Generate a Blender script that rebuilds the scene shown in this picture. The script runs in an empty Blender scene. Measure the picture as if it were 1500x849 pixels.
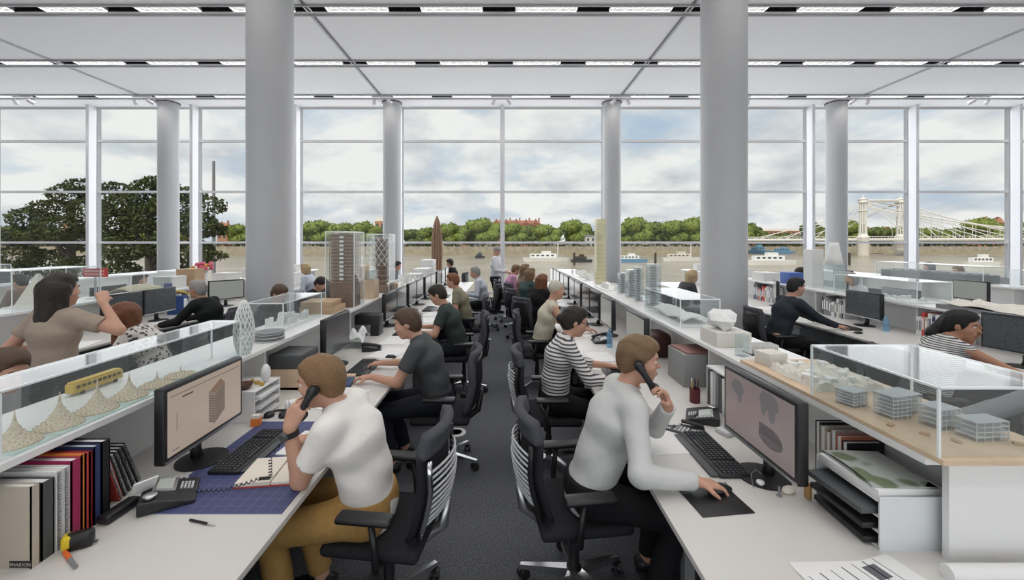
import bpy, bmesh, math, random
import numpy as np
from mathutils import Vector, Matrix
random.seed(7)
rng = np.random.default_rng(7)
PI = math.pi
scene = bpy.context.scene
col = scene.collection

# ------------------------------------------------------------------ camera
F_PX, CX, CY, EYE = 600.0, 740.0, 355.0, 1.9        # focal length, principal point (1500x849 frame), eye height
cam_d = bpy.data.cameras.new('camera'); cam = bpy.data.objects.new('camera', cam_d); col.objects.link(cam)
cam.location = (0, 0, EYE); cam.rotation_euler = (PI / 2, 0, 0)
cam_d.sensor_width = 36; cam_d.lens = 36 * F_PX / 1500
cam_d.shift_x = (750 - CX) / 1500; cam_d.shift_y = -(424.5 - CY) / 1500
cam_d.clip_start = 0.05; cam_d.clip_end = 3000
scene.camera = cam

def at(px, py, y):            # point at depth y seen at a pixel
    return Vector(((px - CX) / F_PX * y, y, EYE - (py - CY) / F_PX * y))
def on(px, py, z):            # point where the pixel's ray meets the level z
    y = (EYE - z) * F_PX / (py - CY)
    return Vector(((px - CX) / F_PX * y, y, z))

# ------------------------------------------------------------------ sky
world = bpy.data.worlds.new('sky'); scene.world = world; world.use_nodes = True
wn = world.node_tree; wn.nodes.clear()
def wnode(t, **kw):
    n = wn.nodes.new(t)
    for k, v in kw.items(): setattr(n, k, v)
    return n
def wl(a, b): wn.links.new(a, b)
tc = wnode('ShaderNodeTexCoord'); sep = wnode('ShaderNodeSeparateXYZ'); wl(tc.outputs['Generated'], sep.inputs[0])
zc = wnode('ShaderNodeMath', operation='MAXIMUM'); wl(sep.outputs['Z'], zc.inputs[0]); zc.inputs[1].default_value = 0.0
zz = wnode('ShaderNodeMath', operation='ADD'); wl(zc.outputs[0], zz.inputs[0]); zz.inputs[1].default_value = 0.28
dx = wnode('ShaderNodeMath', operation='DIVIDE'); wl(sep.outputs['X'], dx.inputs[0]); wl(zz.outputs[0], dx.inputs[1])
dy = wnode('ShaderNodeMath', operation='DIVIDE'); wl(sep.outputs['Y'], dy.inputs[0]); wl(zz.outputs[0], dy.inputs[1])
cmb = wnode('ShaderNodeCombineXYZ'); wl(dx.outputs[0], cmb.inputs[0]); wl(dy.outputs[0], cmb.inputs[1]); cmb.inputs[2].default_value = 3.7
n1 = wnode('ShaderNodeTexNoise'); n1.inputs['Scale'].default_value = 1.9; n1.inputs['Detail'].default_value = 9; n1.inputs['Roughness'].default_value = 0.55; n1.inputs['Distortion'].default_value = 0.35
wl(cmb.outputs[0], n1.inputs['Vector'])
cov = wnode('ShaderNodeValToRGB'); cov.color_ramp.elements[0].position = 0.30; cov.color_ramp.elements[1].position = 0.50
wl(n1.outputs['Fac'], cov.inputs[0])
n2 = wnode('ShaderNodeTexNoise'); n2.inputs['Scale'].default_value = 3.1; n2.inputs['Detail'].default_value = 7; n2.inputs['Roughness'].default_value = 0.5
mp = wnode('ShaderNodeMapping'); mp.inputs['Location'].default_value = (4.3, 1.7, 0.9); wl(cmb.outputs[0], mp.inputs[0]); wl(mp.outputs[0], n2.inputs['Vector'])
shd = wnode('ShaderNodeValToRGB')
shd.color_ramp.elements[0].position = 0.30; shd.color_ramp.elements[0].color = (0.62, 0.65, 0.70, 1)
shd.color_ramp.elements[1].position = 0.56; shd.color_ramp.elements[1].color = (1.0, 0.99, 0.97, 1)
wl(n2.outputs['Fac'], shd.inputs[0])
blue = wnode('ShaderNodeRGB'); blue.outputs[0].default_value = (0.50, 0.63, 0.78, 1)
mixc = wnode('ShaderNodeMixRGB'); wl(cov.outputs[0], mixc.inputs[0]); wl(blue.outputs[0], mixc.inputs[1]); wl(shd.outputs[0], mixc.inputs[2])
gnd = wnode('ShaderNodeMapRange'); wl(sep.outputs['Z'], gnd.inputs['Value']); gnd.inputs['From Min'].default_value = -0.02; gnd.inputs['From Max'].default_value = 0.0
mixg = wnode('ShaderNodeMixRGB'); wl(gnd.outputs[0], mixg.inputs[0]); mixg.inputs[1].default_value = (0.36, 0.34, 0.30, 1); wl(mixc.outputs[0], mixg.inputs[2])
bg = wnode('ShaderNodeBackground'); wl(mixg.outputs[0], bg.inputs[0]); bg.inputs[1].default_value = 0.86
wo = wnode('ShaderNodeOutputWorld'); wl(bg.outputs[0], wo.inputs[0])

# ------------------------------------------------------------------ sun, large lights, exposure
sd = bpy.data.lights.new('sun', 'SUN'); sd.energy = 2.2; sd.angle = 0.04; sd.color = (1, 0.95, 0.86)
sun = bpy.data.objects.new('sun', sd); col.objects.link(sun); sun.rotation_euler = (math.radians(48), 0, math.radians(-28))
def area(name, loc, rot, sx, sy, power, color=(1, 1, 1), spread=PI):
    d = bpy.data.lights.new(name, 'AREA'); d.shape = 'RECTANGLE'; d.size = sx; d.size_y = sy; d.energy = power; d.color = color; d.spread = spread
    o = bpy.data.objects.new(name, d); col.objects.link(o); o.location = loc; o.rotation_euler = rot; return o
CEIL = 6.41
STRIPS = [12.66, 10.30, 7.94, 5.58, 3.22, 0.86, -1.5, -3.86]
for y in STRIPS:                                     # louvred luminaire rows in the ceiling troughs, light thrown downwards
    area('ceiling_trough_light', (-0.12, y, CEIL + 0.02), (0, 0, 0), 36, 0.16, 138, (1.0, 0.97, 0.93), math.radians(112))
area('unseen_fill_light', (0, -8.85, 3.2), (-PI / 2, 0, PI), 38, 6.0, 520, (0.94, 0.97, 1.0))       # added fill light behind the camera, lifts the ceiling and near fronts
area('river_window_daylight', (0, 13.66, 3.2), (-PI / 2, 0, 0), 38, 6.2, 900, (0.94, 0.97, 1.0))
vs = scene.view_settings
scene.display_settings.display_device = 'sRGB'
vs.view_transform = 'Standard'; vs.look = 'None'; vs.exposure = 0.08; vs.gamma = 1.0; vs.use_curve_mapping = False

# ------------------------------------------------------------------ materials
MATS = {}
def mat(name, color, rough=0.5, metal=0.0, noise=0.0, nscale=20.0, bump=0.0, spec=0.5, emit=None, estr=0.0, coat=0.0):
    if name in MATS: return MATS[name]
    m = bpy.data.materials.new(name); m.use_nodes = True; nt = m.node_tree; b = nt.nodes['Principled BSDF']
    c = tuple(color) + (1,)
    b.inputs['Base Color'].default_value = c; b.inputs['Roughness'].default_value = rough; b.inputs['Metallic'].default_value = metal
    b.inputs['Specular IOR Level'].default_value = spec
    if coat: b.inputs['Coat Weight'].default_value = coat
    if noise or bump:
        t = nt.nodes.new('ShaderNodeTexCoord'); n = nt.nodes.new('ShaderNodeTexNoise')
        n.inputs['Scale'].default_value = nscale; n.inputs['Detail'].default_value = 5
        nt.links.new(t.outputs['Object'], n.inputs['Vector'])
        if noise:
            r = nt.nodes.new('ShaderNodeValToRGB')
            r.color_ramp.elements[0].position = 0.3; r.color_ramp.elements[1].position = 0.7
            r.color_ramp.elements[0].color = tuple(max(0, x * (1 - noise)) for x in color) + (1,)
            r.color_ramp.elements[1].color = tuple(min(1, x * (1 + noise)) for x in color) + (1,)
            nt.links.new(n.outputs['Fac'], r.inputs[0]); nt.links.new(r.outputs[0], b.inputs['Base Color'])
        if bump:
            bp = nt.nodes.new('ShaderNodeBump'); bp.inputs['Strength'].default_value = bump; bp.inputs['Distance'].default_value = 0.01
            nt.links.new(n.outputs['Fac'], bp.inputs['Height']); nt.links.new(bp.outputs[0], b.inputs['Normal'])
    if emit:
        b.inputs['Emission Color'].default_value = tuple(emit) + (1,); b.inputs['Emission Strength'].default_value = estr
    MATS[name] = m; return m
def glassy(name, tint=(1, 1, 1), refl=1.0, ior=1.45, rough=0.0, haze=0.0, hazec=(0.9, 0.95, 0.95)):
    """clear sheet: transparent + fresnel mirror on its outward faces, a little haze"""
    if name in MATS: return MATS[name]
    m = bpy.data.materials.new(name); m.use_nodes = True; nt = m.node_tree; nt.nodes.clear()
    tr = nt.nodes.new('ShaderNodeBsdfTransparent'); tr.inputs[0].default_value = tuple(tint) + (1,)
    gl = nt.nodes.new('ShaderNodeBsdfGlossy'); gl.inputs['Roughness'].default_value = rough
    fr = nt.nodes.new('ShaderNodeFresnel'); fr.inputs[0].default_value = ior
    ge = nt.nodes.new('ShaderNodeNewGeometry')
    inv = nt.nodes.new('ShaderNodeMath'); inv.operation = 'SUBTRACT'; inv.inputs[0].default_value = refl; nt.links.new(ge.outputs['Backfacing'], inv.inputs[1]); inv.use_clamp = True
    mu = nt.nodes.new('ShaderNodeMath'); mu.operation = 'MULTIPLY'; nt.links.new(fr.outputs[0], mu.inputs[0]); nt.links.new(inv.outputs[0], mu.inputs[1])
    mx = nt.nodes.new('ShaderNodeMixShader'); nt.links.new(mu.outputs[0], mx.inputs[0]); nt.links.new(tr.outputs[0], mx.inputs[1]); nt.links.new(gl.outputs[0], mx.inputs[2])
    last = mx
    if haze:
        df = nt.nodes.new('ShaderNodeBsdfDiffuse'); df.inputs[0].default_value = tuple(hazec) + (1,)
        m2 = nt.nodes.new('ShaderNodeMixShader'); m2.inputs[0].default_value = haze
        nt.links.new(mx.outputs[0], m2.inputs[1]); nt.links.new(df.outputs[0], m2.inputs[2]); last = m2
    o = nt.nodes.new('ShaderNodeOutputMaterial'); nt.links.new(last.outputs[0], o.inputs[0])
    MATS[name] = m; return m
def patterned(name, c1, c2, kind='stripes', scale=30.0, rough=0.8, axis='Z', thr=0.5):
    if name in MATS: return MATS[name]
    m = mat(name, c1, rough); nt = m.node_tree; b = nt.nodes['Principled BSDF']
    t = nt.nodes.new('ShaderNodeTexCoord'); r = nt.nodes.new('ShaderNodeValToRGB'); r.color_ramp.interpolation = 'LINEAR'
    if kind == 'stripes':
        w = nt.nodes.new('ShaderNodeTexWave'); w.bands_direction = axis; w.inputs['Scale'].default_value = scale; w.inputs['Distortion'].default_value = 0.6; w.inputs['Detail'].default_value = 1
        nt.links.new(t.outputs['Object'], w.inputs['Vector']); nt.links.new(w.outputs['Fac'], r.inputs[0])
    else:
        w = nt.nodes.new('ShaderNodeTexVoronoi'); w.inputs['Scale'].default_value = scale
        n = nt.nodes.new('ShaderNodeTexNoise'); n.inputs['Scale'].default_value = scale * 0.8; nt.links.new(t.outputs['Object'], n.inputs['Vector'])
        nt.links.new(t.outputs['Object'], w.inputs['Vector'])
        ad = nt.nodes.new('ShaderNodeMath'); ad.operation = 'MULTIPLY'; nt.links.new(w.outputs['Distance'], ad.inputs[0]); nt.links.new(n.outputs['Fac'], ad.inputs[1])
        mu = nt.nodes.new('ShaderNodeMath'); mu.operation = 'MULTIPLY'; mu.inputs[1].default_value = 2.0; nt.links.new(ad.outputs[0], mu.inputs[0])
        nt.links.new(mu.outputs[0], r.inputs[0])
    r.color_ramp.elements[0].position = thr - 0.06; r.color_ramp.elements[1].position = thr + 0.06
    r.color_ramp.elements[0].color = tuple(c1) + (1,); r.color_ramp.elements[1].color = tuple(c2) + (1,)
    nt.links.new(r.outputs[0], b.inputs['Base Color']); return m
def gridmat(name, base, line, scale=50.0, rough=0.5, width=0.06):
    if name in MATS: return MATS[name]
    m = mat(name, base, rough); nt = m.node_tree; b = nt.nodes['Principled BSDF']
    t = nt.nodes.new('ShaderNodeTexCoord'); br = nt.nodes.new('ShaderNodeTexBrick'); br.offset = 0; br.inputs['Scale'].default_value = scale
    br.inputs['Color1'].default_value = tuple(base) + (1,); br.inputs['Color2'].default_value = tuple(base) + (1,); br.inputs['Mortar'].default_value = tuple(line) + (1,)
    br.inputs['Mortar Size'].default_value = width; br.inputs['Brick Width'].default_value = 1; br.inputs['Row Height'].default_value = 1
    nt.links.new(t.outputs['Object'], br.inputs['Vector']); nt.links.new(br.outputs[0], b.inputs['Base Color']); return m

WHITE = mat('white_laminate', (0.66, 0.64, 0.615), 0.34, noise=0.015, nscale=3)
SHELFW = mat('white_shelf', (0.80, 0.80, 0.80), 0.4)
PANEL = mat('ceiling_white', (0.87, 0.87, 0.885), 0.85)
FRAME = mat('white_metal', (0.80, 0.80, 0.83), 0.4)
COLM = mat('column_paint', (0.52, 0.525, 0.54), 0.5, noise=0.03, nscale=2)
CARPET = mat('carpet', (0.098, 0.102, 0.112), 0.95, noise=0.45, nscale=90, bump=0.4, spec=0.1)
BLACK = mat('black_plastic', (0.012, 0.012, 0.014), 0.42)
DARKF = mat('black_fabric', (0.022, 0.022, 0.026), 0.9, noise=0.2, nscale=120, spec=0.2)
GREYF = mat('charcoal_fabric', (0.075, 0.077, 0.09), 0.9, noise=0.15, nscale=120, spec=0.2)
CHROME = mat('chrome', (0.72, 0.72, 0.74), 0.16, metal=1.0)
ALU = mat('brushed_aluminium', (0.62, 0.62, 0.64), 0.35, metal=1.0)
DGREY = mat('dark_grey_plastic', (0.07, 0.075, 0.08), 0.45)
MGREY = mat('mid_grey', (0.22, 0.225, 0.235), 0.5)
LGREY = mat('light_grey', (0.55, 0.56, 0.58), 0.5)
PAPER = mat('paper', (0.80, 0.80, 0.80), 0.8, noise=0.03, nscale=9)
MODELW = mat('model_white', (0.82, 0.82, 0.80), 0.6)
WOODL = mat('birch_ply', (0.66, 0.50, 0.35), 0.55, noise=0.12, nscale=6)
WOODD = mat('walnut_model', (0.19, 0.105, 0.065), 0.5, noise=0.25, nscale=12)
CARD = mat('cardboard', (0.50, 0.35, 0.22), 0.8, noise=0.06, nscale=5)
ACRYL = glassy('acrylic', (0.97, 0.985, 0.985), 1.0, 1.49, 0.0, 0.03)
ACEDGE = mat('acrylic_edge', (0.86, 0.90, 0.91), 0.25, emit=(1, 1, 1), estr=0.0)
ACRYF = glassy('frosted_acrylic', (0.82, 0.88, 0.88), 1.0, 1.49, 0.12, 0.22)
GLASS = glassy('window_glass', (0.97, 0.985, 0.98), 0.5, 1.45, 0.0, 0.0)
GREENG = mat('pale_green_plate', (0.60, 0.74, 0.70), 0.25)

# ------------------------------------------------------------------ mesh builder
class MB:
    def __init__(s): s.v = []; s.f = []
    def add(s, vs, fs):
        o = len(s.v); s.v += [tuple(p) for p in vs]; s.f += [tuple(i + o for i in f) for f in fs]; return s
    def box(s, c, d, rot=None, taper=1.0):
        x, y, z = (q / 2 for q in d); t = taper
        vs = [(-x, -y, -z), (x, -y, -z), (x, y, -z), (-x, y, -z), (-x * t, -y * t, z), (x * t, -y * t, z), (x * t, y * t, z), (-x * t, y * t, z)]
        M = rot.to_matrix() if hasattr(rot, 'to_matrix') else (Matrix.Rotation(rot, 3, 'Z') if isinstance(rot, (int, float)) else rot)
        c = Vector(c); vs = [(M @ Vector(v) if M else Vector(v)) + c for v in vs]
        return s.add(vs, [(3, 2, 1, 0), (4, 5, 6, 7), (0, 1, 5, 4), (1, 2, 6, 5), (2, 3, 7, 6), (3, 0, 4, 7)])
    def bb(s, x0, x1, y0, y1, z0, z1): return s.box(((x0 + x1) / 2, (y0 + y1) / 2, (z0 + z1) / 2), (abs(x1 - x0), abs(y1 - y0), abs(z1 - z0)))
    def rbox(s, c, d, r=0.01, seg=2, rot=None):
        bm = bmesh.new(); bmesh.ops.create_cube(bm, size=1.0)
        for v in bm.verts: v.co = Vector((v.co.x * d[0], v.co.y * d[1], v.co.z * d[2]))
        bmesh.ops.bevel(bm, geom=list(bm.edges), offset=r, segments=seg, profile=0.5, affect='EDGES')
        M = rot.to_matrix() if hasattr(rot, 'to_matrix') else (Matrix.Rotation(rot, 3, 'Z') if isinstance(rot, (int, float)) else rot)
        bm.verts.ensure_lookup_table(); vs = [(M @ v.co if M else v.co) + Vector(c) for v in bm.verts]
        fs = [tuple(v.index for v in f.verts) for f in bm.faces]; bm.free(); return s.add(vs, fs)
    def cyl(s, p0, p1, r0, r1=None, n=12, caps=True):
        r1 = r0 if r1 is None else r1; p0 = Vector(p0); p1 = Vector(p1); d = (p1 - p0).normalized()
        a = d.orthogonal().normalized(); b = d.cross(a); vs = []
        for p, r in ((p0, r0), (p1, r1)):
            for i in range(n):
                t = 2 * PI * i / n; vs.append(p + (a * math.cos(t) + b * math.sin(t)) * r)
        fs = [(i, (i + 1) % n, n + (i + 1) % n, n + i) for i in range(n)]
        if caps: fs += [tuple(range(n - 1, -1, -1)), tuple(range(n, 2 * n))]
        return s.add(vs, fs)
    def tube(s, pts, r, n=8, closed=False):
        pts = [Vector(p) for p in pts]; m = len(pts); vs = []; up = None
        rr = r if hasattr(r, '__len__') else [r] * m
        for i, p in enumerate(pts):
            d = (pts[min(i + 1, m - 1)] - pts[max(i - 1, 0)]).normalized()
            if up is None: up = d.orthogonal().normalized()
            up = (up - d * up.dot(d)).normalized(); b = d.cross(up)
            for k in range(n):
                t = 2 * PI * k / n; vs.append(p + (up * math.cos(t) + b * math.sin(t)) * rr[i])
        fs = [(i * n + k, i * n + (k + 1) % n, (i + 1) * n + (k + 1) % n, (i + 1) * n + k) for i in range(m - 1) for k in range(n)]
        fs += [tuple(range(n - 1, -1, -1)), tuple((m - 1) * n + k for k in range(n))]
        return s.add(vs, fs)
    def lathe(s, prof, n=24, c=(0, 0, 0)):
        vs = []; m = len(prof)
        for r, z in prof:
            for k in range(n):
                t = 2 * PI * k / n; vs.append((c[0] + r * math.cos(t), c[1] + r * math.sin(t), c[2] + z))
        fs = [(i * n + k, i * n + (k + 1) % n, (i + 1) * n + (k + 1) % n, (i + 1) * n + k) for i in range(m - 1) for k in range(n)]
        fs += [tuple(range(n - 1, -1, -1)), tuple((m - 1) * n + k for k in range(n))]
        return s.add(vs, fs)
    def prism(s, poly, h, base=(0, 0, 0), ux=(1, 0, 0), uy=(0, 1, 0)):
        ux = Vector(ux); uy = Vector(uy); uz = ux.cross(uy); b = Vector(base); n = len(poly)
        vs = [b + ux * p[0] + uy * p[1] for p in poly]; vs += [v + uz * h for v in vs]
        fs = [tuple(range(n - 1, -1, -1)), tuple(range(n, 2 * n))] + [(i, (i + 1) % n, n + (i + 1) % n, n + i) for i in range(n)]
        return s.add(vs, fs)
    def ell(s, c, r, n=14, m=9):
        r = r if hasattr(r, '__len__') else (r, r, r); vs = []
        for j in range(1, m):
            ph = PI * j / m
            for k in range(n):
                t = 2 * PI * k / n; vs.append((c[0] + r[0] * math.sin(ph) * math.cos(t), c[1] + r[1] * math.sin(ph) * math.sin(t), c[2] + r[2] * math.cos(ph)))
        fs = [(i * n + k, (i + 1) * n + k, (i + 1) * n + (k + 1) % n, i * n + (k + 1) % n) for i in range(m - 2) for k in range(n)]
        o = len(vs); vs += [(c[0], c[1], c[2] + r[2]), (c[0], c[1], c[2] - r[2])]
        fs += [(o, k, (k + 1) % n) for k in range(n)] + [(o + 1, (m - 2) * n + (k + 1) % n, (m - 2) * n + k) for k in range(n)]
        return s.add(vs, fs)
    def grid(s, fn, nu, nv):
        vs = [fn(i / (nu - 1), j / (nv - 1)) for i in range(nu) for j in range(nv)]
        return s.add(vs, [(i * nv + j, (i + 1) * nv + j, (i + 1) * nv + j + 1, i * nv + j + 1) for i in range(nu - 1) for j in range(nv - 1)])
    def slab(s, fn, nu, nv, th):
        """solid sheet: fn(u,v)->point, thickness along its normal"""
        P = [[Vector(fn(i / (nu - 1), j / (nv - 1))) for j in range(nv)] for i in range(nu)]; vs = []
        N = [[None] * nv for _ in range(nu)]
        for i in range(nu):
            for j in range(nv):
                a = P[min(i + 1, nu - 1)][j] - P[max(i - 1, 0)][j]; b = P[i][min(j + 1, nv - 1)] - P[i][max(j - 1, 0)]; N[i][j] = a.cross(b).normalized()
        for sg in (0, 1):
            for i in range(nu):
                for j in range(nv):
                    vs.append(P[i][j] + N[i][j] * (th / 2 if sg else -th / 2))
        o = nu * nv; fs = []
        for i in range(nu - 1):
            for j in range(nv - 1):
                q = (i * nv + j, (i + 1) * nv + j, (i + 1) * nv + j + 1, i * nv + j + 1); fs.append(tuple(reversed(q))); fs.append(tuple(k + o for k in q))
        edge = [i * nv for i in range(nu)] + [(nu - 1) * nv + j for j in range(1, nv)] + [i * nv + nv - 1 for i in range(nu - 2, -1, -1)] + [j for j in range(nv - 2, 0, -1)]
        for a, b in zip(edge, edge[1:] + edge[:1]): fs.append((a, b, b + o, a + o))
        return s.add(vs, fs)
    def mesh(s, name, smooth=False):
        me = bpy.data.meshes.new(name); me.from_pydata(s.v, [], s.f); me.update()
        if smooth: me.shade_smooth() if hasattr(me, 'shade_smooth') else None
        return me
    def build(s, name, m, parent=None, smooth=False, loc=None, bevel=0.0, auto=None):
        me = s.mesh(name); me.materials.append(m)
        if smooth or auto:
            me.polygons.foreach_set('use_smooth', [True] * len(me.polygons))
            if auto: me.set_sharp_from_angle(angle=math.radians(auto))
        o = bpy.data.objects.new(name, me); col.objects.link(o)
        if parent is not None: o.parent = parent
        if loc is not None: o.location = loc
        if bevel:
            bv = o.modifiers.new('bevel', 'BEVEL'); bv.width = bevel; bv.segments = 2; bv.limit_method = 'ANGLE'
        return o
def tag(o, label=None, cat=None, group=None, kind=None):
    for k, v in (('label', label), ('category', cat), ('group', group), ('kind', kind)):
        if v: o[k] = v
    return o
def thing(name, label, cat, loc=(0, 0, 0), rz=0.0, group=None):
    o = bpy.data.objects.new(name, None); o.empty_display_size = 0.1; col.objects.link(o); o.location = loc; o.rotation_euler = (0, 0, rz)
    return tag(o, label, cat, group)
KIDS = {}
def dup(root, loc, rz=0.0, label=None, group=None):
    if not KIDS:
        pass
    def cp(o, par):
        c = o.copy(); col.objects.link(c); c.parent = par
        for ch in kids(o): cp(ch, c)
        return c
    def kids(o): return [x for x in ALLCH.get(o.name, [])]
    ALLCH = {}
    for o in FAMILY[root.name]:
        ALLCH.setdefault(o.parent.name, []).append(o)
    r = cp(root, None); r.location = loc; r.rotation_euler = (0, 0, rz)
    if label: r['label'] = label
    if group: r['group'] = group
    elif 'group' in r and label: pass
    return r
FAMILY = {}
def register(root):            # remember a finished prototype's parts and sub-parts
    FAMILY[root.name] = [o for o in root.children_recursive]
    return root
def struct(o): o['kind'] = 'structure'; return o
def part_mat(o, m): o.data.materials[0] = m
# ================================================================== the room
X0, X1, YB, YW = -20.0, 20.0, -9.0, 13.74
struct(MB().bb(X0, X1, YB, YW + 0.2, -0.25, 0.0).build('floor', CARPET))
struct(MB().bb(X0 - 0.2, X0, YB, YW, 0, CEIL + 0.3).build('wall_left', PANEL))
struct(MB().bb(X1, X1 + 0.2, YB, YW, 0, CEIL + 0.3).build('wall_right', PANEL))
struct(MB().bb(X0, X1, YB - 0.2, YB, 0, 0.5).bb(X0, X1, YB - 0.2, YB, CEIL - 0.2, CEIL + 0.3).build('wall_back', PANEL))
wb = struct(MB().bb(X0, X1, YB - 0.14, YB - 0.06, 3.3, 3.37).build('added_window', FRAME))      # unseen window, added behind the camera to go with the fill light
for k in range(-6, 7): MB().bb(3.3 * k - 0.05, 3.3 * k + 0.05, YB - 0.16, YB - 0.04, 0.5, CEIL - 0.2).build('mullion', FRAME, wb)
for k in range(-6, 6):
    for z0, z1 in ((0.5, 3.3), (3.37, CEIL - 0.2)): MB().bb(3.3 * k + 0.05, 3.3 * k + 3.25, YB - 0.106, YB - 0.094, z0, z1).build('pane', GLASS, wb)
# ceiling: slab behind, panels between the luminaire troughs
ceil = struct(MB().bb(X0, X1, YB, YW + 0.2, CEIL + 0.22, CEIL + 0.4).build('ceiling', PANEL))
XJ = [-18.6, -11.22, -3.82, 3.56, 10.96, 18.4]
xs = [X0] + XJ + [X1]
ys = [YB] + sorted(STRIPS) + [YW]
TW = 0.17                                            # half width of a trough
for i in range(len(xs) - 1):
    for j in range(len(ys) - 1):
        a = xs[i] + (0.025 if i else 0); b = xs[i + 1] - (0.025 if i < len(xs) - 2 else 0)
        c = ys[j] + (TW if j else 0); d = ys[j + 1] - (TW if j < len(ys) - 2 else 0)
        MB().bb(a, b, c, d, CEIL, CEIL + 0.03).build('ceiling_panel', PANEL, ceil)
JOINT = mat('joint_grey', (0.10, 0.10, 0.11), 0.6)
EDGEG = mat('trough_edge', (0.42, 0.42, 0.44), 0.5)
for x in XJ:
    MB().bb(x - 0.03, x + 0.03, YB, YW, CEIL + 0.025, CEIL + 0.04).build('joint_strip', JOINT, ceil)
    for s in (-1, 1): MB().bb(x + s * 0.045 - 0.008, x + s * 0.045 + 0.008, YB, YW, CEIL - 0.012, CEIL + 0.001).build('joint_trim', EDGEG, ceil)
LOUV = mat('louvre_white', (0.86, 0.86, 0.86), 0.4)
LAMPM = mat('lamp_tube', (0.9, 0.9, 0.9), 0.4, emit=(1.0, 0.98, 0.95), estr=0.55)
VOID = mat('trough_black', (0.008, 0.008, 0.009), 0.8)
lv = MB()
for k in range(13):                                   # zigzag louvre blades, 1.18 m lamp
    x = -0.56 + k * 1.12 / 12
    lv.box((x, 0, 0.02), (0.006, 0.15, 0.04), rot=0.5 if k % 2 else -0.5)
lv_me = lv.mesh('louvre'); lv_me.materials.append(LOUV)
tube_me = MB().bb(-0.59, 0.59, -0.07, 0.07, 0.05, 0.07).mesh('tube'); tube_me.materials.append(LAMPM)
box_me = MB().bb(-0.59, 0.59, -0.09, -0.08, -0.01, 0.1).bb(-0.59, 0.59, 0.08, 0.09, -0.01, 0.1).bb(-0.6, -0.59, -0.09, 0.09, -0.01, 0.1).bb(0.59, 0.6, -0.09, 0.09, -0.01, 0.1).mesh('housing'); box_me.materials.append(LOUV)
slot_me = MB().bb(-0.31, 0.31, -0.085, 0.085, 0.06, 0.08).bb(-0.31, 0.31, -0.1, -0.085, 0.0, 0.08).bb(-0.31, 0.31, 0.085, 0.1, 0.0, 0.08).bb(-0.012, 0.012, -0.08, 0.08, 0.03, 0.06).mesh('vent_slot'); slot_me.materials.append(VOID)
def link(name, me, parent=None, loc=(0, 0, 0), rz=0.0):
    o = bpy.data.objects.new(name, me); col.objects.link(o); o.location = loc; o.rotation_euler = (0, 0, rz)
    if parent is not None: o.parent = parent
    return o
LN = {12.66: 'in the row nearest the river window', 10.30: 'in the middle ceiling row', 7.94: 'in the ceiling row farthest from the river window'}
for y in STRIPS:
    for s in (-1, 1):
        MB().bb(X0, X1, y + s * TW - 0.012, y + s * TW + 0.012, CEIL - 0.035, CEIL + 0.06).build('trough_edge', EDGEG, ceil)
        MB().bb(X0, X1, y + s * 0.135 - 0.035, y + s * 0.135 + 0.035, CEIL + 0.0, CEIL + 0.02).build('trough_flange', PANEL, ceil)
    MB().bb(X0, X1, y - TW, y + TW, CEIL + 0.12, CEIL + 0.14).build('trough_back', JOINT, ceil)
    if y < 6: continue
    for k in range(-10, 11):
        x = -0.12 + 1.835 * k
        if abs(x) < 19: link('vent_slot', slot_me, ceil, (x, y, CEIL + 0.02))
        x += 0.9175
        if abs(x) < 19:
            t = thing('ceiling_lamp', 'long louvred ceiling lamp between black slots ' + LN[y], 'lamp', (x, y, CEIL + 0.01), 0, 'louvred lamps ' + LN[y])
            link('housing', box_me, t); link('louvre', lv_me, t); link('tube', tube_me, t)
# twin spots under the row nearest the window
SPOTM = mat('spot_white', (0.70, 0.70, 0.71), 0.4)
bar_me = MB().bb(-0.3, 0.3, -0.02, 0.02, -0.03, 0.0).mesh('rail'); bar_me.materials.append(SPOTM)
sp = MB(); sp.cyl((0, 0, 0), (0, 0, -0.1), 0.012, n=8); sp.cyl((0, -0.06, -0.1), (0, 0.1, -0.17), 0.045, 0.055, n=12); spot_me = sp.mesh('spot'); spot_me.materials.append(SPOTM)
for n in range(-5, 6):
    if abs(n) > 4: continue
    t = thing('ceiling_spotlight', 'twin white ceiling spotlight hanging under the lamp row by the window', 'spotlight', (-0.12 + 3.67 * n, 12.55, CEIL - 0.03), 0, 'twin spots along the window')
    link('rail', bar_me, t); link('spot', spot_me, t, (-0.22, 0, -0.03), 0.4); link('spot', spot_me, t, (0.22, 0, -0.03), -0.5)
# columns
def column(x, y, d, label):
    r = d / 2
    t = thing('column', label, 'column', (x, y, 0))
    t['kind'] = 'structure'
    MB().lathe([(r, 0), (r, 2.2), (r, 4.4), (r, CEIL)], 48).build('shaft', COLM, t, auto=40)
    MB().lathe([(r + 0.012, 0), (r + 0.012, 0.1), (r + 0.002, 0.1)], 48).build('foot_ring', ALU, t, auto=40)
    MB().lathe([(r + 0.002, CEIL - 0.03), (r + 0.03, CEIL - 0.03), (r + 0.03, CEIL), (r + 0.002, CEIL)], 48).build('collar', JOINT, t, auto=40)
column(-3.72, 6.49, 0.67, 'big round grey column beside the bench of wooden tower models')
column(3.46, 6.49, 0.67, 'big round grey column behind the man in the dark shirt')
for x, w in ((-3.65, 'behind the wooden tower models'), (3.44, 'behind the tall pale yellow tower model'), (-10.87, 'beside the dark tree'), (10.69, 'beside the view of the bridge')):
    column(x, 13.22, 0.57, 'slim round column by the window, ' + w)
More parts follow.
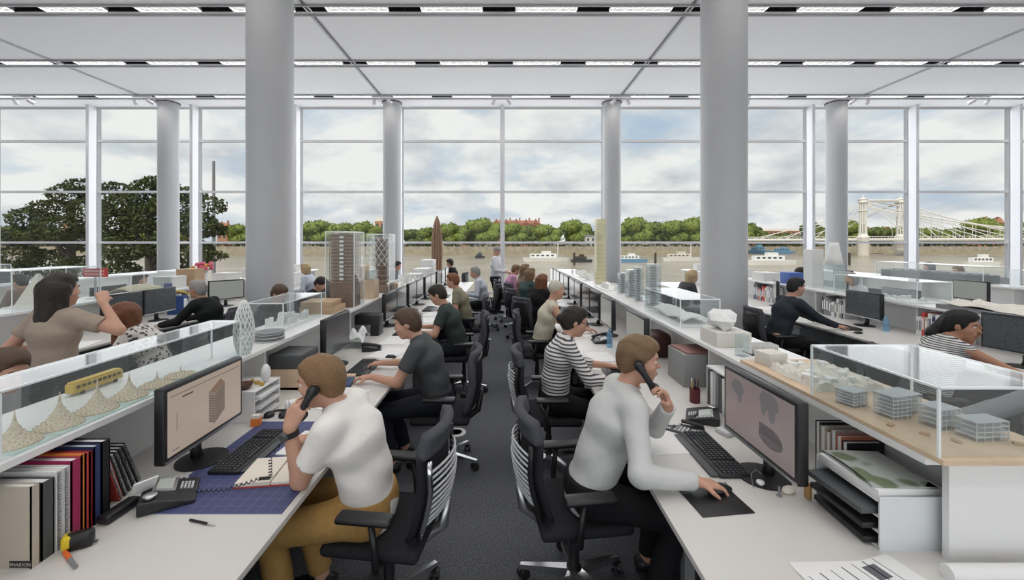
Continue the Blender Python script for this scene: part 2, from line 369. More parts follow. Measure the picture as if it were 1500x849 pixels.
# window wall
win = struct(MB().bb(X0, X1, YW - 0.06, YW + 0.06, 0, 0.06).bb(X0, X1, YW - 0.06, YW + 0.06, CEIL - 0.03, CEIL + 0.2).build('window_1', FRAME))
MX = [3.397 * k - 0.09 for k in range(-6, 7)]
TZ = [0.06, 0.205, 1.9, 3.595, 5.29, CEIL - 0.03]
for k, x in zip(range(-6, 7), MX):
    if abs(x) > 20: continue
    MB().bb(x - 0.05, x + 0.05, YW - 0.34, YW - 0.04, 0, CEIL).build('mullion_fin', FRAME, win, bevel=0.006)
    MB().bb(x - 0.075, x + 0.075, YW - 0.05, YW + 0.06, 0, CEIL).build('mullion', FRAME, win)
xb = [X0] + [x for x in MX if abs(x) < 20] + [X1]
for i in range(len(xb) - 1):
    for z in TZ[1:-1]:
        MB().bb(xb[i] + 0.06, xb[i + 1] - 0.06, YW - 0.06, YW + 0.03, z - 0.035, z + 0.035).build('transom', FRAME, win)
    for z0, z1 in zip(TZ, TZ[1:]):
        MB().bb(xb[i] + 0.07, xb[i + 1] - 0.07, YW - 0.006, YW + 0.006, z0 + 0.03, z1 - 0.03).build('pane', GLASS, win)
# floor outlets: white discs with a ring
for (px, py), w in (((668, 633), 'by the chair of the grey T-shirt man'), ((697, 546), 'by the chair of the dark green T-shirt man'), ((712, 497), 'beside the chair of the red-haired person')):
    p = on(px, py, 0)
    t = thing('floor_outlet', 'round white floor outlet in the carpet ' + w, 'floor outlet', (p.x, p.y, 0))
    MB().lathe([(0.0, 0.004), (0.075, 0.006), (0.098, 0.004), (0.1, 0.0)], 32).build('lid', LGREY, t, auto=40)
    MB().lathe([(0.055, 0.006), (0.06, 0.008), (0.066, 0.006)], 32).build('ring', MGREY, t, auto=40)

# ================================================================== benches
LEGM = mat('grey_leg', (0.30, 0.31, 0.32), 0.45, metal=0.3)
UNDER = mat('modesty_panel', (0.30, 0.31, 0.31), 0.7)
def worktop(label, xa, xb_, y0, y1, side):
    """desk run; side=+1 when its free edge is at the larger x"""
    xa, xb_ = min(xa, xb_), max(xa, xb_)
    t = thing('worktop', label, 'desk', ((xa + xb_) / 2, (y0 + y1) / 2, 0))
    cx, cy = (xa + xb_) / 2, (y0 + y1) / 2; hx, hy = (xb_ - xa) / 2, (y1 - y0) / 2
    MB().bb(-hx, hx, -hy, hy, 0.712, 0.74).build('tabletop', WHITE, t, bevel=0.003)
    MB().bb(-side * (hx - 0.02), -side * (hx - 0.045), -hy + 0.02, hy - 0.02, 0.02, 0.71).build('modesty_panel', UNDER, t)
    n = max(1, round((y1 - y0) / 1.75))
    for k in range(n + 1):
        y = -hy + 0.04 + k * (2 * hy - 0.08) / n
        MB().bb(-hx + 0.08, hx - 0.12 if side > 0 else hx - 0.12, y - 0.025, y + 0.025, 0.66, 0.71).build('crossbar', LEGM, t)
        MB().bb(side * (hx - 0.22) - 0.025, side * (hx - 0.22) + 0.025, y - 0.025, y + 0.025, 0, 0.66).build('leg', LEGM, t)
    return t
def storage(label, xa, xb_, y0, y1, end_near=True):
    xa, xb_ = min(xa, xb_), max(xa, xb_); cx, cy = (xa + xb_) / 2, (y0 + y1) / 2; hx, hy = (xb_ - xa) / 2, (y1 - y0) / 2
    t = thing('bench_shelf', label, 'shelf', (cx, cy, 0.74))
    MB().bb(-hx, hx, -hy, hy, 0.35, 0.38).build('shelf_board', SHELFW, t, bevel=0.003)
    MB().bb(-0.012, 0.012, -hy, hy, 0.0, 0.35).build('back_panel', SHELFW, t)
    n = max(1, round((y1 - y0) / 1.75))
    for k in range(n + 1):
        y = -hy + 0.012 + k * (2 * hy - 0.024) / n
        for s in (-1, 1): MB().bb(s * 0.012, s * (hx - 0.085), y - 0.012, y + 0.012, 0, 0.35).build('divider', SHELFW, t)
    return t
YE = 12.0
LX, RX = -2.03, 1.785                                 # bench spines
worktop('long white desk run holding the blue cutting mat and the row of folders', -0.925, LX, -0.36, YE, 1)
worktop('white desk run on the far side of the spiky hill models', LX, -3.13, -0.36, YE, -1)
worktop('long white desk run holding the black mouse mat and the paper trays', 0.69, RX, 0.35, YE, -1)
worktop('white desk run behind the clear building models, facing the man in the dark shirt', RX, 2.87, 0.35, YE, 1)
storage('raised white bench shelf carrying the spiky hill models and wooden towers', LX - 0.255, LX + 0.255, -0.36, YE)
storage('raised white bench shelf carrying the clear building models and the yellow tower', RX - 0.255, RX + 0.255, 1.49, YE)
L2X, R2X = -5.72, 5.40
worktop('white desk run in front of the man in the black suit', L2X, -4.62, 1.5, YE, 1)
worktop('white desk run behind the white pyramid model', L2X, -6.82, 1.5, YE, -1)
worktop('white desk run with the monitor of the man in the dark shirt', 4.30, R2X, 1.8, YE, -1)
worktop('white desk run behind the tall white tower models', R2X, 6.5, 1.8, YE, 1)
storage('raised white bench shelf carrying the white pyramid model', L2X - 0.255, L2X + 0.255, 1.5, YE)
storage('raised white bench shelf carrying the tall white tower models', R2X - 0.255, R2X + 0.255, 1.8, YE)
L3X, R3X = -9.4, 9.1
for X, w in ((L3X, 'the boat-shaped clutter near the dark trees'), (R3X, 'the long grey model near the bridge view')):
    s = 1 if X > 0 else -1
    worktop('white desk run in front of ' + w, X - s * 1.1, X, 4.0, YE, -s)
    worktop('white desk run behind ' + w, X, X + s * 1.1, 4.0, YE, s)
    storage('raised white bench shelf with ' + w, X - 0.255, X + 0.255, 4.0, YE)
DESK, SHELF = 0.74, 1.12
# ================================================================== outside
GRASS = mat('bank_ground', (0.22, 0.20, 0.15), 0.9, noise=0.2, nscale=0.2)
TERR = mat('terrace_paving', (0.34, 0.33, 0.31), 0.8, noise=0.1, nscale=1.0)
WATER = mat('river_water', (0.37, 0.305, 0.23), 0.22, noise=0.15, nscale=0.06, bump=0.0, spec=0.25)
nt = WATER.node_tree
wv = nt.nodes.new('ShaderNodeTexNoise'); wv.inputs['Scale'].default_value = 0.8; wv.inputs['Detail'].default_value = 4
tcw = nt.nodes.new('ShaderNodeTexCoord'); nt.links.new(tcw.outputs['Object'], wv.inputs['Vector'])
bw = nt.nodes.new('ShaderNodeBump'); bw.inputs['Strength'].default_value = 0.9; bw.inputs['Distance'].default_value = 0.35
nt.links.new(wv.outputs['Fac'], bw.inputs['Height']); nt.links.new(bw.outputs[0], nt.nodes['Principled BSDF'].inputs['Normal'])
struct(MB().bb(-80, 80, YW + 0.25, 36, -4.6, -4.2).build('ground', TERR))
struct(MB().bb(-80, 80, 36, 36.5, -9, -3.5).build('river_wall', mat('river_wall', (0.32, 0.29, 0.25), 0.9, noise=0.2, nscale=1)))
tag(MB().bb(-900, 900, 36.5, 250, -6.2, -5.0).build('river', WATER), 'wide brown tidal river beyond the window', 'river', kind='stuff')
struct(MB().bb(-900, 900, 262, 1500, -6, -1.5).build('far_bank', GRASS))
struct(MB().bb(-900, 900, 260.5, 262.5, -6, -0.6).build('embankment_wall', mat('embankment_stone', (0.34, 0.30, 0.235), 0.9, noise=0.2, nscale=0.4)))
struct(MB().bb(-900, 900, 250, 261, -6, -4.4).build('foreshore', mat('foreshore', (0.33, 0.28, 0.165), 0.9, noise=0.25, nscale=0.2)))

def leafmat(name, c, c2):
    m = mat(name, c, 0.75, spec=0.2); nt = m.node_tree; b = nt.nodes['Principled BSDF']
    t = nt.nodes.new('ShaderNodeTexCoord'); n = nt.nodes.new('ShaderNodeTexNoise'); n.inputs['Scale'].default_value = 0.7; n.inputs['Detail'].default_value = 6; n.inputs['Roughness'].default_value = 0.7
    r = nt.nodes.new('ShaderNodeValToRGB'); r.color_ramp.elements[0].position = 0.35; r.color_ramp.elements[1].position = 0.65
    r.color_ramp.elements[0].color = tuple(c) + (1,); r.color_ramp.elements[1].color = tuple(c2) + (1,)
    nt.links.new(t.outputs['Object'], n.inputs['Vector']); nt.links.new(n.outputs['Fac'], r.inputs[0]); nt.links.new(r.outputs[0], b.inputs['Base Color']); return m
LEAF_N = leafmat('near_leaves', (0.032, 0.042, 0.014), (0.105, 0.12, 0.038))
LEAF_F = leafmat('far_leaves', (0.13, 0.17, 0.035), (0.24, 0.29, 0.07))
LEAF_F2 = leafmat('far_leaves_dark', (0.10, 0.13, 0.04), (0.17, 0.21, 0.06))
BARK = mat('bark', (0.055, 0.045, 0.035), 0.9, noise=0.3, nscale=4)
def leaves_mesh(name, blobs, n, size, m):
    """a crown of small leaf quads scattered through and over ellipsoid clumps"""
    w = np.array([b[1][0] * b[1][2] for b in blobs]); w = w / w.sum(); ids = rng.choice(len(blobs), n, p=w)
    d = rng.normal(size=(n, 3)); d /= np.linalg.norm(d, axis=1)[:, None]
    rad = rng.uniform(0.55, 1.03, n) ** 0.6
    C = np.array([b[0] for b in blobs])[ids]; R = np.array([b[1] for b in blobs])[ids]
    P = C + d * R * rad[:, None]
    a = rng.normal(size=(n, 3)); a /= np.linalg.norm(a, axis=1)[:, None]
    b = np.cross(a, rng.normal(size=(n, 3))); b /= np.linalg.norm(b, axis=1)[:, None]
    s = size * rng.uniform(0.6, 1.3, n)[:, None]
    V = np.stack([P - a * s, P - b * s * 0.6, P + a * s, P + b * s * 0.6], 1).reshape(-1, 3)
    Fq = np.arange(4 * n).reshape(n, 4)
    me = bpy.data.meshes.new(name); me.vertices.add(4 * n); me.vertices.foreach_set('co', V.astype(np.float32).ravel())
    me.loops.add(4 * n); me.loops.foreach_set('vertex_index', Fq.ravel().astype(np.int32)); me.polygons.add(n)
    me.polygons.foreach_set('loop_start', np.arange(0, 4 * n, 4, dtype=np.int32)); me.update(calc_edges=True); me.materials.append(m); return me
# two dark trees on the terrace
def near_tree(label, base, blobs, limbs, n):
    t = thing('terrace_tree', label, 'tree', base)
    b = Vector(base)
    blobs = [((Vector(c) - b)[:], r) for c, r in blobs]
    link('foliage', leaves_mesh('foliage', blobs, n, 0.105, LEAF_N), t)['kind'] = 'stuff'
    mb = MB()
    for pts in limbs:
        q = [Vector(p[:3]) - b for p in pts]; mb.tube(q, [p[3] for p in pts], 8)
    mb.build('trunk', BARK, t, smooth=True)
def tb(px, py, y, rx, rz): 
    p = at(px, py, y); return ((p.x, p.y, p.z), (rx * .86 * y / 600, 1.2, rz * .80 * y / 600))
Y1 = 26.0
blobs1 = [tb(*a) for a in ((45, 320, Y1, 26, 20), (28, 345, Y1, 22, 18), (75, 308, Y1 + 1, 30, 20), (100, 285, Y1, 22, 18), (125, 275, Y1, 24, 16), (85, 335, Y1 - 1, 34, 24), (130, 310, Y1, 28, 26),
          (30, 375, Y1, 30, 22), (70, 385, Y1 + 1, 40, 26), (120, 350, Y1 + 1, 26, 24), (120, 395, Y1, 34, 26), (15, 400, Y1, 20, 24))]
p0 = at(108, 500, Y1)
near_tree('dark spreading tree whose crown ends beside the white pyramid model', (p0.x, Y1, -4.2), blobs1,
          [[(p0.x, Y1, -4.2, 0.34), (*at(106, 420, Y1), 0.28), (*at(103, 350, Y1), 0.2), (*at(108, 300, Y1), 0.1), (*at(125, 272, Y1), 0.03)],
           [(*at(104, 380, Y1), 0.18), (*at(70, 345, Y1), 0.1), (*at(40, 320, Y1), 0.04)], [(*at(103, 350, Y1), 0.14), (*at(130, 320, Y1), 0.08), (*at(150, 300, Y1), 0.03)],
           [(*at(35, 335, Y1), 0.06), (*at(28, 310, Y1), 0.02)]], 11500)
Y2 = 24.5
blobs2 = [tb(*a) for a in ((172, 278, Y2, 20, 14), (190, 300, Y2, 36, 24), (222, 275, Y2, 24, 16), (235, 268, Y2, 20, 12), (175, 325, Y2, 34, 26), (215, 320, Y2, 40, 28), (255, 300, Y2, 36, 28), (280, 285, Y2, 18, 14),
          (290, 330, Y2, 30, 26), (312, 300, Y2, 12, 16), (180, 365, Y2, 36, 24), (235, 360, Y2, 30, 22), (285, 370, Y2, 30, 24), (310, 335, Y2, 18, 14), (312, 375, Y2, 16, 10), (175, 400, Y2, 30, 22), (270, 400, Y2 + 1, 26, 16))]
p0 = at(222, 500, Y2)
near_tree('dark bushy tree standing behind the window column beside it', (p0.x, Y2, -4.2), blobs2,
          [[(p0.x, Y2, -4.2, 0.36), (*at(221, 400, Y2), 0.28), (*at(218, 340, Y2), 0.2), (*at(225, 290, Y2), 0.08), (*at(232, 265, Y2), 0.03)],
           [(*at(221, 390, Y2), 0.18), (*at(255, 340, Y2), 0.1), (*at(300, 300, Y2), 0.03)], [(*at(220, 370, Y2), 0.16), (*at(190, 330, Y2), 0.09), (*at(172, 285, Y2), 0.03)],
           [(*at(221, 400, Y2), 0.12), (*at(245, 370, Y2), 0.09), (*at(262, 350, Y2), 0.04)], [(*at(270, 390, Y2), 0.06), (*at(315, 374, Y2), 0.02)]], 15500)
p = at(313, 420, 70)
tag(MB().cyl((p.x, 70, -4.99), (p.x, 70, at(313, 236, 70).z), 0.3, 0.22, n=12).build('river_mast', MGREY), 'tall thin grey mast rising beside the dark bushy tree', 'mast')
# trees along the far bank: (px centre, px top, half width px, kind)
far = [(350, 328, 24, 0), (470, 322, 30, 0), (440, 332, 20, 1), (508, 326, 26, 0), (535, 324, 22, 0), (605, 336, 22, 1), (628, 333, 18, 0), (662, 326, 24, 0), (708, 319, 30, 0), (690, 334, 18, 1), (752, 326, 26, 0), (775, 330, 20, 1),
       (800, 328, 24, 0), (842, 321, 25, 0), (868, 338, 14, 1), (915, 326, 24, 0), (934, 317, 24, 0), (962, 325, 20, 1), (990, 322, 26, 0), (1018, 318, 24, 0), (1045, 322, 30, 0), (1100, 326, 16, 1), (1120, 340, 16, 1), (1150, 342, 26, 1),
       (1190, 326, 20, 1), (1245, 322, 24, 0), (1290, 332, 24, 1), (1360, 333, 30, 0), (1400, 334, 24, 1), (1440, 318, 30, 0), (1495, 326, 26, 0), (1330, 330, 26, 0), (1080, 322, 26, 0), (400, 328, 30, 0), (570, 332, 20, 1), (20, 330, 30, 1), (70, 334, 30, 1), (160, 336, 40, 1), (230, 336, 40, 0)]
for i, (px, top, hw, kd) in enumerate(far):
    y = 272 + (i * 7) % 12 + 8 * kd; c = at(px, 372, y); zt = at(px, top, y).z; w = hw * y / 600
    base = (c.x, y, -1.5); H = zt + 1.5; bl = []
    for k in range(9):
        a = k * 2.4; rr = 0.55 * w * math.sqrt(k / 9)
        hz = 0.56 + 0.22 * math.cos(k * 1.7)
        bl.append(((rr * math.cos(a) * 1.25, rr * math.sin(a) * 0.7, H * hz - (abs(rr) / w) ** 2 * H * 0.15), (w * 0.5, w * 0.45, H * 0.235)))
    t = thing('riverside_tree', ['broad light green tree in the row along the far river bank', 'darker green tree in the row along the far river bank'][kd], 'tree', base, 0, ['light green trees on the far bank', 'darker trees on the far bank'][kd])
    link('foliage', leaves_mesh('foliage', bl, 1500, 0.95, (LEAF_F, LEAF_F2)[kd]), t)['kind'] = 'stuff'
    core = MB()
    for c0, r0 in bl: core.ell(c0, [q * 0.86 for q in r0], 10, 7)
    core.build('crown_core', (LEAF_F, LEAF_F2)[kd], t, smooth=True)
    MB().cyl((0, 0, 0), (0, 0, H * 0.5), 0.5, 0.3, n=7).build('trunk', BARK, t)
hg = leaves_mesh('shade_strip', [((x, 266, -0.6), (9, 1.5, 1.7)) for x in range(-420, 430, 14)], 9000, 0.7, leafmat('shade_strip_leaves', (0.03, 0.04, 0.02), (0.08, 0.085, 0.045)))  # dark leaf band added in place of shade and parked cars under the trees
tag(link('shade_strip', hg), 'long dark leafy strip painting the shade at the foot of the far river bank trees', 'shade_strip', kind='stuff')
# far buildings
BRICK = mat('red_brick_far', (0.36, 0.15, 0.09), 0.9, noise=0.15, nscale=0.3)
BRICKO = mat('orange_brick_far', (0.50, 0.23, 0.13), 0.9, noise=0.15, nscale=0.3)
STONE = mat('pale_stone_far', (0.62, 0.57, 0.50), 0.9, noise=0.08, nscale=0.3)
SLATE = mat('slate_far', (0.16, 0.16, 0.18), 0.8)
PANE = mat('far_window', (0.08, 0.09, 0.10), 0.2)
def building(label, px0, px1, top, y, body, roof, rows=3, cols=6, gables=0, name='riverside_building', base_z=-1.5):
    a = at(px0, top, y); b = at(px1, top, y); w = b.x - a.x; H = a.z - base_z
    t = thing(name, label, 'building', ((a.x + b.x) / 2, y, base_z)); D = min(14, max(5, w * 0.5))
    MB().bb(-w / 2, w / 2, 0, D, 0, H * 0.86).build('wall', body, t)
    MB().add([(-w / 2 - .3, -.3, H * .86), (w / 2 + .3, -.3, H * .86), (w / 2 + .3, D + .3, H * .86), (-w / 2 - .3, D + .3, H * .86), (-w / 2 + w * .06, D * .4, H), (w / 2 - w * .06, D * .4, H), (w / 2 - w * .06, D * .6, H), (-w / 2 + w * .06, D * .6, H)],
             [(3, 2, 1, 0), (4, 5, 6, 7), (0, 1, 5, 4), (1, 2, 6, 5), (2, 3, 7, 6), (3, 0, 4, 7)]).build('roof', roof, t)
    cw = w / cols; rh = H * 0.82 / rows
    me = MB().bb(-cw * .24, cw * .24, -0.12, 0.05, 0, rh * .58).mesh('window'); me.materials.append(PANE)
    fm = MB().bb(-cw * .28, cw * .28, -0.16, 0.0, -rh * .06, 0).mesh('sill'); fm.materials.append(STONE)
    for r in range(rows):
        for c in range(cols):
            wd = link('window', me, t, (-w / 2 + cw * (c + .5), 0, rh * (r + .28)))
            link('sill', fm, wd)
    for g in range(gables):
        x = -w / 2 + w * (g + .5) / gables
        MB().prism([(-w / gables * .28, 0), (w / gables * .28, 0), (w / gables * .1, H * .13), (0, H * .2), (-w / gables * .1, H * .13)], 1.2, (x, 0.6, H * .86), (1, 0, 0), (0, 0, 1)).build('gable', body, t)
        MB().bb(x + w / gables * .4 - .5, x + w / gables * .4 + .5, D * .4, D * .6, H * .9, H * 1.1).build('chimney', BRICK, t)
    return t
building('long red brick mansion block with gables above the far trees', 720, 792, 322, 330, BRICK, BRICK, 4, 12, 5)
building('square brick church tower rising behind the far trees beside a window column', 549, 564, 318, 330, BRICKO, STONE, 3, 2, 0, 'church_tower')
building('slender orange brick chimney stack house between far trees', 676, 684, 330, 320, BRICKO, BRICKO, 3, 1, 1)
building('low white villa half hidden between far trees', 610, 655, 336, 300, STONE, SLATE, 2, 6, 0)
building('small white house at the water edge beside the yellow tower model', 858, 872, 344, 268, STONE, SLATE, 2, 2, 0, base_z=-1.4)
building('long red brick terrace with white bands right of the big column near the bridge', 1114, 1172, 334, 300, BRICKO, STONE, 3, 9, 0)
building('pale terrace of houses seen through the bridge cables', 1268, 1330, 334, 300, STONE, SLATE, 3, 8, 4)
building('brown brick mansion block on the hill beyond the bridge end', 1436, 1475, 321, 330, BRICKO, BRICK, 4, 6, 2)
building('orange brick house glimpsed through the dark trees', 92, 104, 325, 300, BRICKO, BRICKO, 4, 2, 1)
building('pale pink house glimpsed low behind the dark trees', 205, 262, 338, 300, BRICKO, SLATE, 2, 6, 2)
building('brown brick chimneyed house beyond the dark trees by the river mast', 318, 332, 326, 300, BRICKO, BRICKO, 3, 2, 1)
# moored boats
HULLW = mat('boat_white', (0.80, 0.80, 0.78), 0.4); HULLB = mat('boat_blue', (0.16, 0.33, 0.50), 0.5); HULLD = mat('boat_dark', (0.06, 0.07, 0.09), 0.5)
def boat(label, px, py, hw, hull, cabin, tall=1.0, mast=False):
    p = on(px, py, -5.0); L = hw * 2 * p.y / 600; B = max(2.2, L * 0.2); 
    t = thing('moored_boat', label, 'boat', (p.x, p.y, -5.0))
    h = 1.3 * tall
    sec = [(-.5, .75), (-.3, 1), (0, 1), (.3, .85), (.46, .35), (.5, .05)]
    top = [(x * L, w * B / 2) for x, w in sec] + [(x * L, -w * B / 2) for x, w in reversed(sec)]; bot = [(x * .95, w * .7) for x, w in top]; n = len(top)
    MB().add([(x, w, 0.005) for x, w in bot] + [(x, w, h) for x, w in top], [tuple(range(n - 1, -1, -1)), tuple(range(n, 2 * n))] + [(i, (i + 1) % n, n + (i + 1) % n, n + i) for i in range(n)]).build('hull', hull, t)
    MB().bb(-L * .35, L * .22, -B * .33, B * .33, h, h + 1.3 * tall).build('cabin', cabin, t, bevel=0.1)
    for k in range(5): MB().bb(-L * .32 + k * L * .105, -L * .32 + k * L * .105 + L * .06, -B * .33 - .05, -B * .33, h + .5 * tall, h + 1.0 * tall).build('window', PANE, t)
    MB().bb(-L * .1, L * .1, -B * .25, B * .25, h + 1.3 * tall, h + 2.2 * tall).build('wheelhouse', cabin, t)
    if mast: MB().cyl((L * .25, 0, h), (L * .25, 0, h + 6), .12, n=6).build('mast', HULLW, t)
boat('white passenger boat moored mid river, seen past the standing man', 800, 383, 34, HULLW, HULLW, 1.1, True)
boat('low dark wooden barge beside the white passenger boat', 852, 384, 16, HULLD, BARK, 0.8)
boat('pale blue canopied boat beside a window column', 925, 384, 24, HULLB, HULLW, 0.9)
boat('cream houseboat moored next to the big column', 998, 382, 28, HULLW, STONE, 1.0, True)
boat('long white pontoon boat with many windows beside the big column', 1130, 388, 38, HULLW, HULLW, 1.1)
boat('blue houseboat by the far wall, first of two', 1112, 371.5, 16, HULLB, HULLB, 1.6)
boat('blue houseboat by the far wall with a low roof', 1148, 371.5, 18, HULLB, HULLB, 1.2)
boat('white boat moored below the bridge deck', 1440, 390, 26, HULLW, HULLW, 1.0)
boat('small dark motor boat on the open water left of the standing man', 703, 378, 7, HULLD, HULLD, 0.8)
for px in (841, 878, 1244, 960, 1035):
    p = on(px, 388, -5.0); tag(MB().cyl((p.x, p.y, -4.99), (p.x, p.y, -1.2), .35, n=8).build('mooring_post', BARK), 'dark timber mooring post standing in the river', 'post', 'mooring posts in the river')
# suspension bridge with cable fans
STEEL = mat('bridge_paint', (0.74, 0.71, 0.66), 0.5)
br = thing('suspension_bridge', 'ornate white suspension bridge with twin portal towers and fanned cables', 'bridge', (230, 215, -5))
def bp(px, py, y): return at(px, py, y) - Vector((230, 215, -5))
dl = [at(x, 350, y) for x, y in ((1090, 240), (1265, 215), (1420, 196), (1560, 182))]
dz = 3.4
def deckpt(t):
    k = min(2, int(t * 3)); f = t * 3 - k; return dl[k].lerp(dl[k + 1], f)
def dk(t, z=0.0, off=0.0):
    p = deckpt(t); return Vector((p.x - 230, p.y - 215 + off, dz + 5 + z))
for off in (0, 9):
    MB().tube([dk(k / 12, 0, off) for k in range(13)], 0.7, 6).build('deck_girder', STEEL, br)
    MB().tube([dk(k / 12, 1.6, off) for k in range(13)], 0.14, 5).build('railing', STEEL, br)
    for k in range(49): 
        a = dk(k / 48, 0, off); MB().cyl(a, a + Vector((0, 0, 1.6)), 0.1, n=5).build('railing_post', STEEL, br)
MB().add([v for k in range(13) for v in (dk(k / 12, -.4, 0), dk(k / 12, -.4, 9))], [(2 * k, 2 * k + 1, 2 * k + 3, 2 * k + 2) for k in range(12)]).build('roadway', SLATE, br)
tw = []
for px, y in ((1264, 215), (1319, 222)):
    for o in (0,):
        b = bp(px, 350, y); b.z = dz + 5; top = bp(px, 294, y)
        for q in range(8):
            a = q * PI / 4; MB().cyl(b + Vector((math.cos(a) * 1.5, math.sin(a) * 1.5, 0)), top + Vector((math.cos(a) * 1.2, math.sin(a) * 1.2, 0)), .38, .32, n=6).build('tower_shaft', STEEL, br)
        MB().lathe([(2.4, 0), (2.8, 1.2), (1.9, 2.6), (1.7, 3.2)], 10, b).build('tower_foot', STEEL, br)
        MB().lathe([(1.6, 0), (2.2, .6), (1.9, 1.6), (2.3, 2.2), (.5, 3.2), (.1, 4.6)], 10, top - Vector((0, 0, 1.5))).build('tower_cap', STEEL, br)
        MB().lathe([(1.6, 0), (2.0, .4), (1.6, .8)], 10, b.lerp(top, .72)).build('tower_ring', STEEL, br)
        MB().cyl(b - Vector((0, 0, dz + 4.98)), b, 2.6, 2.6, n=12).build('pier', STONE, br)
        tw.append((b, top))
MB().tube([tw[0][1], tw[1][1]], 0.8, 6).build('portal_beam', STEEL, br)
MB().tube([tw[0][1] - Vector((0, 0, 3)), (tw[0][1] + tw[1][1]) / 2 - Vector((0, 0, 1)), tw[1][1] - Vector((0, 0, 3))], 0.4, 6).build('portal_arch', STEEL, br)
T0 = 175 / 330
for (b, top), off in zip(tw, (0, 9)):
    for k, f in enumerate((.50, .56, .64, .74, .86, 1.0)):
        MB().tube([top.lerp(b, k * .03), dk(min(1, f), 0, off)], 0.2, 5).build('cable', STEEL, br)
    for k, f in enumerate((.26, .2, .12, .04)):
        MB().tube([top.lerp(b, k * .03), dk(f, 0, off)], 0.2, 5).build('cable', STEEL, br)
    pts = [top.lerp(dk(1.0, 4, off), f / 12) - Vector((0, 0, 14 * (f / 12) * (1 - f / 12))) for f in range(13)]
    MB().tube(pts, 0.3, 5).build('main_cable', STEEL, br)
    for q in pts[2:11]:
        e = Vector((q.x, q.y, dz + 5))
        if q.z > e.z + .3: MB().cyl(e, q, .1, n=5).build('hanger', STEEL, br)
# ================================================================== office chair
def make_chair(ribbed):
    t = thing('office_chair', 'x', 'chair')
    leg = MB(); leg.add([(0.03, -.025, .075), (0.03, .025, .075), (.3, .014, .062), (.3, -.014, .062), (0.03, -.022, .115), (0.03, .022, .115), (.3, .012, .085), (.3, -.012, .085)],
                        [(3, 2, 1, 0), (4, 5, 6, 7), (0, 1, 5, 4), (1, 2, 6, 5), (2, 3, 7, 6), (3, 0, 4, 7)])
    leg_me = leg.mesh('base_leg'); leg_me.materials.append(CHROME)
    ca = MB().cyl((0, 0, .03), (0, 0, .075), .012, n=8).box((0.0, 0, .045), (.045, .02, .02)); ca_me = ca.mesh('castor'); ca_me.materials.append(BLACK)
    wh = MB().cyl((0, -.008, 0), (0, .008, 0), .029, n=14); wh_me = wh.mesh('wheel'); wh_me.materials.append(BLACK)
    for k in range(5):
        a = 2 * PI * k / 5 + 0.3
        link('base_leg', leg_me, t, (0, 0, 0), a)
        c = link('castor', ca_me, t, (.29 * math.cos(a), .29 * math.sin(a), 0), a + .8)
        for s in (-1, 1): link('wheel', wh_me, c, (-.008, s * .018, .029))
    MB().lathe([(.04, .07), (.042, .12), (.028, .13), (.028, .26), (.022, .26), (.022, .4)], 16).build('gas_lift', BLACK, t, auto=40)
    MB().rbox((-.02, 0, .405), (.26, .2, .05), .012).build('mechanism', DGREY, t, auto=50)
    MB().rbox((.01, 0, .45), (.48, .48, .055), .026, 3).build('seat', DARKF, t, smooth=True)
    def back(u, v):                                     # u up, v across
        z = .50 + .50 * u; x = -.215 - .05 * u - .055 * math.sin(u * PI * .9 + .2) * (1 if u < .55 else .9) + .05 * (2 * v - 1) ** 2 - (.035 * max(0, u - .85) / .15)
        w = .225 * (1 - .16 * max(0, u - .7) / .3) * (.86 + .14 * min(1, u * 4))
        return (x, (2 * v - 1) * w, z)
    if ribbed:
        def b2(u, v): p = back(u, v); return (p[0] + .012, p[1], p[2])
        MB().slab(lambda u, v: b2(.0 + u * .8, v), 12, 9, .02).build('backrest', DARKF, t, smooth=True)
        MB().slab(lambda u, v: back(.79 + .21 * u, v), 6, 9, .05).build('back_top', GREYF, t, smooth=True)
        for k in range(10):
            u = .2 + k * .055
            pts = []
            for q in range(9):
                v = .08 + q * .84 / 8; p = back(u, v); pts.append((p[0] - .018 - .03 * (1 - (2 * v - 1) ** 2), p[1], p[2] - .02 * (2 * v - 1) ** 2))
            MB().tube(pts, .0065, 6).build('rib', LGREY, t, smooth=True)
        for s in (0, 1):
            MB().tube([(lambda p: (p[0] - .03, p[1], p[2]))(back(.02 + q * .76 / 6, .04 + .92 * s)) for q in range(7)], .014, 8).build('back_frame', CHROME if s else BLACK, t, smooth=True)
        MB().tube([(-.08, 0, .41), (-.2, 0, .4), (-.285, 0, .47), (-.31, 0, .6)], [.03, .028, .03, .02], 8).build('back_bracket', ALU, t, smooth=True)
    else:
        MB().slab(lambda u, v: back(u, v), 16, 9, .045).build('backrest', GREYF, t, smooth=True)
        MB().slab(lambda u, v: (lambda p: (p[0] - .026, p[1], p[2]))(back(.06 + u * .84, .08 + v * .84)), 10, 7, .012).build('back_shell', BLACK, t, smooth=True)
        MB().tube([(-.08, 0, .41), (-.2, 0, .4), (-.285, 0, .47), (-.32, 0, .64)], [.03, .028, .03, .02], 8).build('back_bracket', BLACK, t, smooth=True)
    for s in (-1, 1):
        MB().tube([(-.05, s * .2, .42), (-.05, s * .275, .43), (-.05, s * .28, .5), (-.03, s * .28, .64)], [.016, .018, .017, .015], 8).build('arm_post', BLACK, t, smooth=True)
        MB().rbox((.0, s * .275, .655), (.26, .08, .03), .013, 2).build('arm_pad', BLACK, t, auto=60)
    return register(t)
CH_R = make_chair(True); CH_P = make_chair(False)
_used = {}
def place(proto, loc, rz, label, group=None):
    """first use moves the prototype itself, later uses are copies"""
    if proto.name not in _used:
        _used[proto.name] = 1; proto.location = loc; proto.rotation_euler = (0, 0, rz); proto['label'] = label
        if group: proto['group'] = group
        return proto
    r = dup(proto, loc, rz, label, group)
    if not group and 'group' in r: del r['group']
    return r
